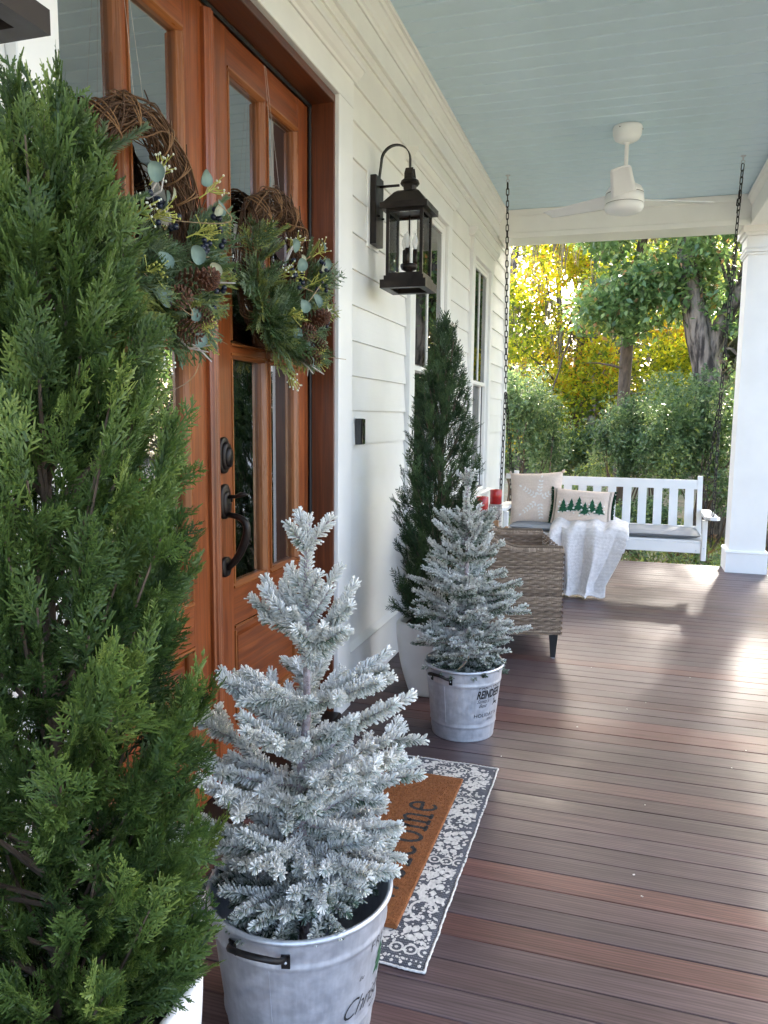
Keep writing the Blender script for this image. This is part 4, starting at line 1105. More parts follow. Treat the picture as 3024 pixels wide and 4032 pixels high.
def wreath(label, cy, seed):
    r = np.random.default_rng(seed); cx, cz = -.052, 1.795; Rm = .220; Rz = .232
    t = thing('wreath', label, 'wreath', (cx, cy, cz), 'grapevine wreaths on the doors')
    Vv = []; Fv = []; Tv = []; off = 0
    for i in range(190):
        m = 26; th0 = r.uniform(0, 2*pi); span = r.uniform(1.2, 3.6); th = th0+np.linspace(0, span, m)
        ph0 = r.uniform(0, 2*pi); tw_ = r.normal()*1.3; ph = ph0+tw_*(th-th0)+.3*np.sin(th*5+r.uniform(0, 6))
        rt = .048*r.uniform(.25, 1.08)+.004*np.sin(th*9+ph0)
        rr = Rm+rt*np.cos(ph)*1.1; rz = Rz+rt*np.cos(ph)*1.1
        P = np.stack([cx+rt*np.sin(ph)*.85, cy+rr*np.cos(th), cz+rz*np.sin(th)], 1)
        if r.random() < .2: P[-4:] += nrm(P[-4:]-np.array([cx, cy, cz]))*np.array([0, .006, .016, .03])[:, None]
        b = MB(); b.tube(P, r.uniform(.0011, .0026)*(1 if r.random() < .9 else 1.5), 4, False)
        V = np.concatenate(b.v); Vv.append(V); Fv.append(np.array(b.f)+off); off += len(V); Tv.append(np.full(len(V), np.clip(r.normal(.32, .18), 0, 1)))
    for k in range(8):                      # binding wraps
        th = R_((38, 62, 100, 128, 170, 20, 215, 330)[k])
        for q in range(3):
            ph = np.linspace(0, 2*pi, 20); th_ = th+q*.030*r.uniform(.4, 1.6)+.07*np.sin(ph+q*.4)
            rr = Rm+(.050+.003*q)*np.cos(ph+q*.2)
            P = np.stack([cx+.044*np.sin(ph), cy+rr*np.cos(th_), cz+(rr+.01)*np.sin(th_)], 1)
            b = MB(); b.tube(P, .0017, 5, False); V = np.concatenate(b.v); Vv.append(V); Fv.append(np.array(b.f)+off); off += len(V); Tv.append(np.full(len(V), .85))
    o = npmesh('vine_ring', np.concatenate(Vv), np.concatenate(Fv), MT['vine'], t, {'tint': ('POINT', np.concatenate(Tv))}); o['kind'] = 'stuff'
    # greenery round the lower two thirds
    def ringpt(th, o_=0): return np.array([cx+.03, cy+(Rm+o_)*math.cos(th), cz+(Rz+o_)*math.sin(th)])
    P = []; D = []; S = []; Tn = []; Nn = []
    for i in range(230):
        th = R_(r.uniform(-196, 2)); w = .5+.5*math.cos(th+R_(85)) ; e = r.random()
        if th < R_(-165) and e > .35: continue
        rad = np.array([0, math.cos(th), math.sin(th)])
        tg = np.array([0, -math.sin(th), math.cos(th)]) if math.cos(th) > 0 else np.array([0, math.sin(th), -math.cos(th)])
        d = rad*r.uniform(-.25, 1.0)+tg*r.uniform(.1, .9)+np.array([r.uniform(.0, .5), 0, 0])+r.normal(size=3)*.2
        if math.sin(th) < -.75: d = rad*r.uniform(-.2, .7)+np.array([r.uniform(.1, .8), r.normal()*.6, 0])
        P.append(ringpt(th, r.normal()*.03)); D.append(d); S.append(r.uniform(.065, .115)*(1+.2*w)); Tn.append(r.choice([.15, .28, .35, .45, .60, .78])+r.normal()*.06); Nn.append(np.array([1, 0, 0])+r.normal(size=3)*.5)
    # fill across the lower opening
    for i in range(110):
        th = R_(r.uniform(-160, -20)); q = r.uniform(.15, 1.0)
        p = np.array([cx+.03, cy+Rm*math.cos(th)*q, cz-.05+Rz*math.sin(th)*q])
        P.append(p); D.append(np.array([r.uniform(.05, .45), r.normal()*.7, r.uniform(-.5, .9)])); S.append(r.uniform(.06, .10)); Tn.append(r.choice([.12, .25, .38, .6])+r.normal()*.06); Nn.append(np.array([1, 0, 0])+r.normal(size=3)*.6)
    # long outer tips
    for thd in (6, 0, -5, -10, -24, -40, -55, -75, -110, -128, -150, -165):
        th = R_(thd); rad = np.array([.25, math.cos(th), math.sin(th)])
        for k in range(3):
            P.append(ringpt(th, .0)); D.append(rad+np.array([.15, 0, .35 if thd > -30 else -.1])+r.normal(size=3)*.18); S.append(r.uniform(.11, .17)); Tn.append(r.choice([.2, .35, .5, .65, .85])+r.normal()*.05); Nn.append(np.array([1, 0, 0])+r.normal(size=3)*.3)
    o = scatter(wt, np.array(P), np.array(D), np.array(S), np.array(Tn), r, 'cedar_sprays', MT['wreathgreen'], t, .2, np.array(Nn)); o['kind'] = 'stuff'
    P = []; D = []; S = []; Tn = []
    for i in range(34):
        th = R_(r.uniform(-205, 20)); rad = np.array([.3, math.cos(th), math.sin(th)])
        P.append(ringpt(th, -.01)); D.append(rad*r.uniform(-.2, .6)+np.array([.4, r.normal()*.3, r.uniform(-.1, .9)])); S.append(r.uniform(.08, .14)); Tn.append(r.uniform(.35, .95))
    o = scatter(nt_, np.array(P), np.array(D), np.array(S), np.array(Tn), r, 'pine_tips', MT['wreathgreen'], t); o['kind'] = 'stuff'
    X = .085
    for (dy, dz, L, ax) in ((.03, -.165, .085, (.6, .6, .3)), (.115, -.145, .075, (.7, -.3, .3)), (-.035, -.215, .075, (.8, .3, .2)), (.07, -.245, .066, (.7, .5, -.1)), (.015, -.29, .075, (.75, .5, -.35))):
        pine_cone(t, (cx+X+.035, cy+dy, cz+dz), ax, L, r)
    for (dy, dz, R, pale) in ((-.06, -.125, .031, 0), (-.07, -.215, .033, 0), (.085, -.085, .033, 0), (.145, -.115, .028, 1), (.045, -.245, .026, 0), (.055, -.305, .028, 0), (.175, .055, .030, 0),
                              (-.075, .01, .030, 0), (-.115, .065, .030, 0), (.16, .045, .024, 1), (-.02, .04, .02, 1), (.10, .11, .028, 0)):
        euca(t, (cx+X+.03+r.uniform(-.01, .02), cy+dy, cz+dz), (1.0, -.25+r.normal()*.35, r.normal()*.3), (0, r.normal()*.5, 1), R*.78, pale, r.uniform(.72, 1.0))
    for (gy, gz) in ((.195, -.165), (.185, .05), (-.10, -.02), (-.03, -.03), (.12, -.06), (.205, -.01)):
        for k in range(5):
            p = (cx+X+.02+r.uniform(-.01, .015), cy+gy+r.normal()*.015, cz+gz+r.normal()*.017)
            MB().ball(p, r.uniform(.0075, .0095), 8, 6).build('berry', MT['berry'], t, True)
    def sprig(gy, gz, d, mt, bm, nb=14, L=.085):
        o = MB(); bb = MB(); p0 = np.array([cx+.05, cy+gy, cz+gz]); d = nrm(np.array(d, float)); tips = []
        o.tube([p0, p0+d*L*.6], [.0020, .0015], 5)
        for k in range(nb):
            q = p0+d*L*r.uniform(.25, .6); e = nrm(d+r.normal(size=3)*.55); p = q+e*L*r.uniform(.3, .6)
            o.tube([q, (q+p)/2+r.normal(size=3)*.003, p], [.0015, .0013, .0011], 4); tips.append(p)
            bb.ball(p, r.uniform(.0026, .0038), 6, 4)
        s_ = o.build('sprig', mt, t); b_ = bb.build('berry_cluster', bm, s_, True); b_['kind'] = 'stuff'
    for gy, gz, d in ((-.125, -.04, (1, 0, .4)), (-.035, .06, (.8, .2, .9)), (.20, .09, (.7, .6, .7)), (-.06, -.345, (.8, .1, -.7))): sprig(gy, gz, d, MT['limetwig'] if gz > .08 else MT['wreathgreen'] if 0 else MT['limetwig'], MT['whiteberry'])
    for gy, gz, d in ((-.06, -.03, (1, .1, .3)), (.13, -.03, (.8, .6, .5)), (-.09, -.16, (1, -.2, 0)), (.105, -.255, (.8, .7, -.1)), (.14, -.29, (.7, .8, -.3)), (.16, -.03, (.7, .7, .5))): sprig(gy, gz, d, MT['limetwig'], MT['limetwig'], 16, .09)
    for gy, gz, d in ((-.06, .02, (.5, .05, 1)), (.06, -.30, (.8, .3, -.5)), (.17, -.13, (.9, .9, .1))):
        o = MB(); p0 = np.array([cx+.06, cy+gy, cz+gz]); d = nrm(np.array(d))
        for k in range(2):
            e = nrm(d+r.normal(size=3)*.22); L = r.uniform(.06, .11); m = p0+e*L*.5+r.normal(size=3)*.008
            o.tube([p0, m, p0+e*L], [.0032, .0026, .0015], 5); o.tube([m, m+nrm(e+r.normal(size=3)*.6)*.035], [.0022, .0012], 4)
        o.build('frosted_twig', MT['whitetwig'], t)
    for k in range(6):
        o = MB(); q = np.linspace(0, 1, 14); p0 = np.array([cx+.07, cy+r.uniform(-.12, .2), cz+r.uniform(-.3, 0)])
        a1 = r.normal(size=3)*.07; a2 = r.normal(size=3)*.09+np.array([.02, 0, -.05])
        o.tube(p0+np.outer(q, a1)+np.outer(np.sin(q*pi), a2)*.7, .0013, 5); o.build('tendril', MT['twine'], t)
    # fishing line up to the top of the door
    o = MB()
    o.tube([(cx-.002, cy-.012, cz+Rz+.04), (-.094, cy-.006, 2.49)], .0005, 4); o.tube([(cx-.002, cy+.03, cz+Rz+.035), (-.094, cy+.004, 2.49)], .0005, 4)
    o.build('hanging_line', MT['lampglass'] if 0 else MT['whitetwig'], t)
wreath('grapevine and evergreen wreath on the left door, half hidden by the cypress', 1.755, 51)
wreath('grapevine and evergreen wreath with pine cones on the right door', 2.565, 52)

# ================================================================== CEILING FAN
fx_, fy_ = 1.079, 5.25
t = thing('ceiling_fan', 'white three blade ceiling fan hanging from the blue porch ceiling', 'fan', (fx_, fy_, ZC))
FW = MT['fanwhite']
MB().lathe([(0, 3.098), (.088, 3.098), (.090, 3.088), (.086, 3.050), (.074, 3.024), (.045, 3.008), (.020, 3.003), (0, 3.003)], 40, (fx_, fy_, 0)).build('canopy', FW, t, True)
MB().lathe([(.019, 3.006), (.021, 3.000), (.019, 2.996), (.0125, 2.995), (.0125, 2.76), (0, 2.76)], 20, (fx_, fy_, 0)).build('down_rod', FW, t, True)
MB().lathe([(0, 2.762), (.030, 2.760), (.075, 2.750), (.100, 2.735), (.112, 2.715), (.1145, 2.700), (.111, 2.6985), (.111, 2.6955), (.1165, 2.694), (.120, 2.665), (.120, 2.640), (.115, 2.638), (.115, 2.634), (.120, 2.632), (.119, 2.612), (.110, 2.594), (.085, 2.584), (.04, 2.580), (0, 2.580)], 48, (fx_, fy_, 0)).build('motor_housing', FW, t, True)
for z in (2.697, 2.636): MB().lathe([(.1118, z-.0012), (.1155, z-.0012), (.1155, z+.0012), (.1118, z+.0012)], 48, (fx_, fy_, 0)).build('seam_line', MT['black'], t, True)
for k, azd in enumerate((268, 28, 148)):
    o = MB(); a = R_(azd); uu = np.linspace(0, 1, 14); G = []
    ca, sa = math.cos(a), math.sin(a)
    for top in (1, 0):
        for u in uu:
            L = .095+.50*u; w = (.074-.018*u)*(1 if u < .93 else .9); row = []
            for v in np.linspace(-1, 1, 7):
                tw_ = R_(17-7*u); lx, ly = L, v*w; lz = ly*math.sin(tw_)+.030*u*0+(.006*(1-v*v)) + (.0035 if top else -.0035)*(1-.5*v*v)
                row.append((fx_+lx*ca-ly*sa, fy_+lx*sa+ly*ca, 2.668+lz+.012*u))
            G.append(row)
    G = np.array(G); n1 = len(uu)
    o.grid(G[:n1]); k0_ = 0
    o.grid(G[n1:][:, ::-1])
    nb_ = 7
    F = []
    for i in range(n1-1):
        F.append((i*nb_, (i+1)*nb_, n1*nb_+(i+1)*nb_+6, n1*nb_+i*nb_+6)); F.append((i*nb_+6, n1*nb_+i*nb_, n1*nb_+(i+1)*nb_, (i+1)*nb_+6))
    e_ = (n1-1)*nb_
    F += [(e_+j, e_+j+1, n1*nb_+e_+5-j, n1*nb_+e_+6-j) for j in range(6)]
    o.f += F
    o.build('blade', FW, t, True)
for k in range(3):
    q = R_(40+120*k+200); MB().ball((fx_+.0895*math.cos(q), fy_+.0895*math.sin(q), 3.078), .004, 6, 4).build('screw', MT['black'], t)

# ================================================================== WICKER CHAIR
CH_A = R_(15.5)
fdir = np.array([math.cos(CH_A), math.sin(CH_A)]); sdir = np.array([-math.sin(CH_A), math.cos(CH_A)])
c0 = np.array([.868, 4.125])             # front near corner
def chp(f, s, z): p = c0-fdir*f+sdir*s; return np.array([p[0], p[1], z])
CW, CD = .70, .66
chair = thing('wicker_armchair', 'brown wicker armchair behind the flocked fir', 'armchair', tuple(chp(CD/2, CW/2, 0)))
def armtop(f):                            # height of the arm along its depth
    u = np.clip((f-.22)/.44, 0, 1); return .600+.20*u*u*(3-2*u)
BOT = .137
wv_ = {'V': [], 'F': [], 'T': [], 'n': 0}
def ribbon(P, W, N, tint, store):
    """flat strand along P, half width vectors W, lifted in the middle along N"""
    P = np.asarray(P); k = store['n']; m = len(P)
    V = np.stack([P-W, P+N*.0022, P+W], 1).reshape(-1, 3)
    i = np.arange(m-1)*3
    F = np.concatenate([np.stack([i, i+1, i+4, i+3], 1), np.stack([i+1, i+2, i+5, i+4], 1)])+k
    store['V'].append(V); store['F'].append(F); store['T'].append(np.full(len(V), tint)); store['n'] += len(V)
def flush(store, name, parent):
    o = npmesh(name, np.concatenate(store['V']), np.concatenate(store['F']), MT['wicker'], parent, {'tint': ('POINT', np.concatenate(store['T']))}); o['kind'] = 'stuff'; return o
def newst(): return {'V': [], 'F': [], 'T': [], 'n': 0}
def panel(name, mapf, L, nrml, topf, zlo=BOT):
    """woven panel whose top follows topf(s): rows are cut to the span where they fit"""
    st = newst(); zmax = max(topf(s) for s in np.linspace(0, L, 20)); pitch = .0072; stake = .040
    for r_i in range(int((zmax-zlo)/pitch)):
        z = zlo+pitch*(r_i+.5); ok = [s for s in np.linspace(0, L, 90) if topf(s) >= z]
        if len(ok) < 3: continue
        a_, b_ = ok[0], ok[-1]; ss = np.linspace(a_, b_, max(4, int((b_-a_)/stake*6)))
        ph = pi*((r_i//2) % 2); off = .0054*np.cos(ss*pi/stake+ph)
        P = np.array([mapf(s, z) for s in ss])+np.outer(off+.002, nrml); P[:, 2] += .0012*np.sin(ss*pi/stake+ph+r_i)
        ribbon(P, np.array([0, 0, .0033]), nrml, np.clip(rng.normal(.5, .24), 0, 1), st)
    for s in np.arange(stake/2, L, stake):
        for d in (-.0042, .0042):
            zz = np.linspace(zlo, topf(s), 4); P = np.array([mapf(s+d, z) for z in zz])
            ribbon(P, nrm(mapf(s+d+.001, zlo)-mapf(s+d, zlo))*.0036, nrml, .36, st)
    flush(st, name, chair)
    bk = MB(); ss = np.linspace(0, L, 24)
    G = np.array([[mapf(s, z)-nrml*.003 for z in np.linspace(zlo+.004, topf(s)-.004, 6)] for s in ss]); bk.grid(G); bk.build(name+'_backing', MT['bark'], chair)
f3 = np.array([fdir[0], fdir[1], 0]); s3 = np.array([sdir[0], sdir[1], 0]); TH = .055
panel('near_side', lambda s, z: chp(s, 0, z), CD, -s3, armtop)
panel('near_inner_side', lambda s, z: chp(s, TH, z), CD-.05, s3, armtop, .38)
panel('far_inner_side', lambda s, z: chp(s, CW-TH, z), CD-.05, -s3, armtop, .38)
panel('far_side', lambda s, z: chp(s, CW, z), CD, s3, armtop)
panel('front_panel', lambda s, z: chp(0, s, z), CW, f3, lambda s: .60 if (s < TH or s > CW-TH) else .39)
panel('back_panel', lambda s, z: chp(CD, s, z), CW, -f3, lambda s: .80)
panel('back_inner', lambda s, z: chp(CD-TH, s, z), CW, f3, lambda s: .80, .38)
def rim(pathf, L, name):                 # wrapped rolled rim
    st = newst(); ss = np.arange(0, L, .0095)
    for s in ss:
        p, tn = pathf(s), nrm(pathf(s+.004)-pathf(s-.004 if s > .004 else 0)); sd2 = nrm(np.cross(tn, [0, 0, 1])); up_ = np.cross(sd2, tn)
        th = np.linspace(-.25, pi+.25, 9); P = np.array([p+sd2*math.cos(q)*(TH/2+.004)+up_*(math.sin(q)*.020-.008) for q in th])
        N = np.array([sd2*math.cos(q)+up_*math.sin(q) for q in th])
        k = st['n']; V = np.stack([P-tn*.0046, P+N*.0018, P+tn*.0046], 1).reshape(-1, 3); i = np.arange(8)*3
        st['V'].append(V); st['F'].append(np.concatenate([np.stack([i, i+1, i+4, i+3], 1), np.stack([i+1, i+2, i+5, i+4], 1)])+k); st['T'].append(np.full(len(V), np.clip(rng.normal(.6, .15), 0, 1))); st['n'] += len(V)
    flush(st, name, chair)
    m = MB(); m.tube([pathf(s) - np.array([0, 0, .006]) for s in np.linspace(0, L, 24)], TH/2-.002, 8); m.build(name+'_core', MT['bark'], chair)
rim(lambda s: chp(s, TH/2, armtop(np.array(s))), CD, 'near_arm_rim')
rim(lambda s: chp(s, CW-TH/2, armtop(np.array(s))), CD, 'far_arm_rim')
rim(lambda s: chp(CD-TH/2, TH+s, .80), CW-2*TH, 'back_rim')
b = MB(); b.bar(2, .375, .395, -(CD-TH), -.01, TH, CW-TH, .005); b.mx = frame_mx((c0[0], c0[1], 0), (*fdir, 0), (*sdir, 0), (0, 0, 1)); b.build('seat', MT['bark'], chair)
b = MB(); b.bar(2, .397, .47, -(CD-TH-.01), .0, TH+.008, CW-TH-.008, .03); b.mx = frame_mx((c0[0], c0[1], 0), (*fdir, 0), (*sdir, 0), (0, 0, 1)); b.build('seat_cushion', MT['beige_fab'], chair, True)
for f_, s_ in ((.03, .03), (.03, CW-.03), (CD-.03, .03), (CD-.03, CW-.03)):
    p = chp(f_, s_, 0); q = (p-np.array([*chp(CD/2, CW/2, 0)]))*.0
    l = MB(); h0, h1 = .013, .024
    V = [(p[0]+sx*h, p[1]+sy*h, z) for z, h in ((.006, h0), (.14, h1)) for sx, sy in ((-1, -1), (1, -1), (1, 1), (-1, 1))]
    l.add(V, [(3, 2, 1, 0), (4, 5, 6, 7)]+[(j, (j+1) % 4, 4+(j+1) % 4, 4+j) for j in range(4)])
    lo = l.build('leg', MT['legmetal'], chair)
    MB().lathe([(.011, .0005), (.011, .0055), (0, .0055)], 12, (p[0], p[1], 0)).build('foot', MT['galv'], lo)

# ================================================================== SIDE TABLE, CANDLES, DEER
TX, TY, TZ = .395, 5.18, .485
t = thing('side_table', 'small round grey white side table behind the wicker armchair', 'side table', (TX, TY, 0))
MB().lathe([(0, TZ), (.262, TZ), (.268, TZ-.005), (.268, TZ-.040), (.262, TZ-.045), (0, TZ-.045)], 40, (TX, TY, 0)).build('table_top', MT['tabletop'], t)
MB().lathe([(.05, TZ-.0455), (.045, .04), (.045, .0305)], 20, (TX, TY, 0)).build('pedestal', MT['tabletop'], t, True)
MB().lathe([(0, .03), (.17, .03), (.175, .025), (.175, .001), (0, .001)], 32, (TX, TY, 0)).build('foot', MT['tabletop'], t)
def candle(label, x, y, hb, hc, rb_, rc):
    t = thing('candle_holder', 'birch log holder under the '+label, 'candle holder', (x, y, TZ), 'birch candle holders')
    o = MB(); n = 24; a = np.linspace(0, 2*pi, n, endpoint=False)
    w = 1+.05*np.sin(a*3+x*50)+.03*np.sin(a*7)
    V = np.concatenate([np.stack([x+rr*w*np.cos(a), y+rr*w*np.sin(a), np.full(n, z)], 1) for rr, z in ((rb_*.95, TZ+.001), (rb_, TZ+.008), (rb_*.98, TZ+hb*.5), (rb_, TZ+hb-.004), (rb_*.96, TZ+hb))])
    o.add(V, [(i*n+j, i*n+(j+1) % n, (i+1)*n+(j+1) % n, (i+1)*n+j) for i in range(4) for j in range(n)]+[tuple(range(4*n, 5*n))]); o.build('log', MT['birch'], t)
    z0 = TZ+hb+.001; c = thing('candle', label, 'candle', (x, y, z0), 'red pillar candles')
    MB().lathe([(0, z0), (rc, z0), (rc, z0+hc-.004), (rc-.004, z0+hc), (rc-.010, z0+hc-.002), (rc-.016, z0+hc-.010), (0, z0+hc-.012)], 28, (x, y, 0)).build('wax', MT['red'], c, True)
    MB().tube([(x, y, z0+hc-.013), (x+.001, y, z0+hc+.002)], .0013, 5).build('wick', MT['black'], c)
candle('nearer red pillar candle on the lower birch holder', .245, 5.16, .132, .146, .060, .041)
candle('farther red pillar candle on the taller birch holder', .315, 5.30, .215, .10, .047, .041)
t = thing('deer_figurine', 'small light wood deer figurine with dark antlers by the candles', 'figurine', (.385, 5.12, TZ))
body = [(-.045, 0), (-.030, 0), (-.026, .05), (.018, .05), (.022, 0), (.037, 0), (.042, .06), (.046, .085), (.030, .088), (.012, .072), (-.012, .072), (-.020, .095), (-.018, .118), (-.030, .128), (-.052, .120), (-.058, .110), (-.044, .104), (-.043, .08), (-.050, .05)]
MB().prism(1, 5.108, 5.132, [(.385+x, TZ+.001+z) for x, z in body]).build('body', MT['pine'], t)
for s_ in (-1, 1):
    o = MB(); p = np.array([.360, 5.12+s_*.006, TZ+.127])
    o.tube([p, p+(-.004+.010*s_, s_*.008, .022), p+(-.012+.016*s_, s_*.012, .055)], [.003, .0025, .0012], 5); o.tube([p+(-.004+.010*s_, s_*.008, .022), p+(.004+.02*s_, s_*.012, .045)], [.002, .001], 5)
    o.build('antler', MT['iron'], t)

# ================================================================== PORCH SWING
SW = MT['swing']; sx0, sx1 = .30, 1.735
sw = thing('porch_swing', 'white slatted porch swing bench hanging at the far end', 'porch swing', ((sx0+sx1)/2, 6.0, .35))
MB().bar(0, sx0+.036, sx1-.036, 5.785, 5.808, .355, .428, .003).build('front_apron', SW, sw)
for k in range(5): MB().bar(0, sx0+.002, sx1-.002, 5.79+.088*k, 5.87+.088*k, .4285, .4455, .003).build('seat_slat', SW, sw)
for x in (sx0+.037, (sx0+sx1)/2, sx1-.062): MB().bar(1, 5.8085, 6.25, x, x+.025, .36, .428, .003).build('seat_bearer', SW, sw)
def backy(z): return 6.205+(z-.45)*.27
for x in (sx0, sx1-.034):
    MB().prism(0, x, x+.034, [(backy(.33), .33), (backy(.33)+.042, .33), (backy(.868)+.042, .862), (backy(.868)+.03, .868), (backy(.868)+.008, .868), (backy(.868), .862)]).build('back_post', SW, sw)
def brail(name, z0, z1, d0, d1): MB().prism(0, sx0+.0345, sx1-.0345, [(backy(z0)+d0, z0), (backy(z0)+d1, z0), (backy(z1)+d1, z1), (backy(z1)+d0, z1)]).build(name, SW, sw)
brail('top_rail', .768, .836, .006, .034); brail('bottom_rail', .452, .492, .006, .034)
nsl = 12
for k in range(nsl):
    x = sx0+.034+(sx1-sx0-.068)*(k+.5)/nsl
    MB().prism(0, x-.031, x+.031, [(backy(.4925)+.010, .4925), (backy(.4925)+.026, .4925), (backy(.7675)+.026, .7675), (backy(.7675)+.010, .7675)]).build('back_slat', SW, sw)
for s_, x in ((-1, sx0-.028), (1, sx1+.028)):
    o = MB(); yy = np.linspace(5.70, 6.29, 14); G = []
    pr = []
    for y in yy:
        w = .046*(1-.25*max(0, (y-6.1)/.2)) if y > 5.73 else .046*math.sqrt(max(.12, 1-((5.73-y)/.034)**2))
        z = .604+.012*math.exp(-((y-5.72)/.05)**2)
        pr.append([(x-w, y, z-.011), (x+w, y, z-.011), (x+w, y, z+.009), (x+w-.006, y, z+.013), (x-w+.006, y, z+.013), (x-w, y, z+.009)])
    V = np.array(pr).reshape(-1, 3); F = [(i*6+j, i*6+(j+1) % 6, i*6+6+(j+1) % 6, i*6+6+j) for i in range(13) for j in range(6)]+[tuple(range(5, -1, -1)), tuple(range(78, 84))]
    o.add(V, F); o.build('armrest', SW, sw)
    xp = sx0 if s_ < 0 else sx1-.034
    MB().bar(2, .305, .592, xp, xp+.034, 5.775, 5.825, .004).build('arm_post', SW, sw)
    if s_ < 0: MB().bar(0, xp-.07, xp+.034, 6.345, 6.37, .80, .84, .003).build('chain_bracket', SW, sw)
    bl = MB(); bl.ball((xp+.017, 5.774, .395), .005, 8, 5); bl.build('bolt', MT['galv'], sw, True)
    bl = MB(); bl.ball((xp+.017-s_*.05, 5.784, .375), .004, 8, 5); bl.build('bolt', MT['galv'], sw, True)
# cushion on the swing
o = MB(); uu = np.linspace(-1, 1, 46); vv = np.linspace(-1, 1, 14); cxs, cys = (sx0+sx1)/2, 6.005
hx, hy = (sx1-sx0)/2-.037, .208
Gt = []; Gb = []
for u in uu:
    rt_ = []; rb2 = []
    for v in vv:
        e = (1-abs(u)**14)**.5*(1-abs(v)**8)**.5
        x, y = cxs+hx*u, cys+hy*v
        rt_.append((x, y, .4475+.030+.021*e+.0025*math.sin(u*21)*e+.002*math.sin(u*9+v*3))); rb2.append((x, y, .4475+.030-.029*e))
    Gt.append(rt_); Gb.append(rb2)
o.grid(np.array(Gt)); o.grid(np.array(Gb)[:, ::-1])
o = o.build('bench_cushion', MT['grey_fab'], None, True, (cxs, cys, .4475))
tag(o, 'long grey seat cushion lying on the white porch swing', 'cushion')
# chains
def link_mesh():
    o = MB(); P = []; a = .0095; b_ = .0165
    for th in np.linspace(-pi/2, pi/2, 6): P.append((a*math.cos(th)*1.0, 0, b_+a*math.sin(th)) if 0 else (a*math.sin(th), 0, b_+a*math.cos(th)))
    for th in np.linspace(pi/2, 3*pi/2, 6): P.append((a*math.sin(th), 0, -b_+a*math.cos(th)))
    P = np.array(P); n = len(P); m = 6; V = []
    for i in range(n):
        T = nrm(P[(i+1) % n]-P[i-1]); N = np.cross(T, [0, 1, 0])
        for j in range(m): q = 2*pi*j/m; V.append(P[i]+.0036*(math.cos(q)*N+math.sin(q)*np.array([0, 1, 0])))
    o.add(V, [(i*m+j, i*m+(j+1) % m, ((i+1) % n)*m+(j+1) % m, ((i+1) % n)*m+j) for i in range(n) for j in range(m)])
    me = o.build('link', MT['iron'], None, True); d = me.data; bpy.data.objects.remove(me); return d
LINK = link_mesh()
def chain(label, pts_list, hook=None):
    p0 = pts_list[0][0]
    t = thing('swing_chain', label, 'chain', p0, 'swing chains')
    for pts in pts_list:
        A = np.array(pts[0]); B = np.array(pts[1]); L = np.linalg.norm(B-A); n = max(1, int(round(L/.0435))); d = Vector((B-A)/L); q = d.to_track_quat('Z', 'Y')
        for k in range(n):
            o = bpy.data.objects.new('link', LINK); COL.objects.link(o); o.location = A+(B-A)*(k+.5)/n
            qq = q @ Euler((0, 0, R_(35)+(pi/2 if k % 2 else 0)+random.uniform(-.25, .25))).to_quaternion()
            o.rotation_mode = 'QUATERNION'; o.rotation_quaternion = qq
            parent_to(o, t)
    if hook:
        h = MB(); h.lathe([(0, 0), (.018, 0), (.018, -.003), (.007, -.006), (.004, -.03), (0, -.03)], 12, hook)
        a = np.linspace(-.5, 2*pi-.9, 14); h.tube([(hook[0]+.011*math.sin(q), hook[1], hook[2]-.040-.011*math.cos(q)) for q in a], .003, 6)
        h.build('ceiling_hook', MT['galv'], t, True)
for s_, xt, xa, nm in ((-1, .225, sx0-.030, 'left'), (1, 1.84, sx1+.032, 'right')):
    sp = (xt+(xa-xt)*.62, 6.03, 1.52)
    side_ = 'next to the house wall' if s_ < 0 else 'next to the white column'
    chain('dark iron chain from ceiling to swing '+side_, [((xt, 6.015, 3.045), sp)], (xt, 6.015, ZC-.001))
    chain('dark iron chain branch to the front armrest of the swing '+side_, [((sp[0], 6.02, 1.49), (xa, 5.80, .625)), ((xa, 5.80, .59), (xa+.0, 5.82, .40))])
    chain('dark iron chain branch to the back of the swing '+side_, [((sp[0], 6.05, 1.49), (xa-.0, 6.355, .845)), ((xa, 6.357, .795), (xa, 6.34, .50))])
chain('short spare end of chain dangling by the right ceiling hook', [((1.832, 6.008, 2.86), (1.818, 5.995, 2.72))])

# ================================================================== PILLOWS AND THROW
def pillow(name, label, c, w, h, th, tilt, yaw, roll, mat, deco):
    t = thing(name, label, 'pillow', c)
    M = Matrix.Translation(c) @ Euler((0, 0, yaw)).to_matrix().to_4x4() @ Euler((tilt, 0, 0)).to_matrix().to_4x4() @ Euler((0, roll, 0)).to_matrix().to_4x4()
    n = 34; q = np.linspace(-1, 1, n)
    def sf(u, v, side=1):
        e = np.clip((1-abs(u)**3.2), 0, 1)**.55*np.clip((1-abs(v)**3.2), 0, 1)**.55
        pin = 1-.055*(1-abs(u)**2)*abs(v)**4; pin2 = 1-.055*(1-abs(v)**2)*abs(u)**4
        wr = .004*np.sin(u*7+v*4)*np.sin(v*5-u*2)*e+.006*np.sin(u*3.1+1)*(abs(v) > .5)*e
        return np.stack([u*w/2*pin2, -side*(th/2*e+wr), v*h/2*pin], -1)
    U, Vv = np.meshgrid(q, q, indexing='ij')
    o = MB(); o.grid(sf(U, Vv, 1)); o.grid(sf(U, Vv, -1)[:, ::-1]); o.mx = M; o.build('cover', mat, t, True)
    def lay(polys, nm, m_, lift=.002):
        b = MB()
        for P in polys:
            P = np.array(P); S_ = sf(P[:, 0]/(w/2), P[:, 1]/(h/2)); S_[:, 1] -= lift; cc = P.mean(0); C_ = sf(np.array([cc[0]/(w/2)]), np.array([cc[1]/(h/2)])); C_[:, 1] -= lift
            k = len(P); b.add(np.concatenate([S_, C_]), [(i, (i+1) % k, k) for i in range(k)])
        b.mx = M; return b.build(nm, m_, t)
    deco(t, M, sf, lay, w, h); return t
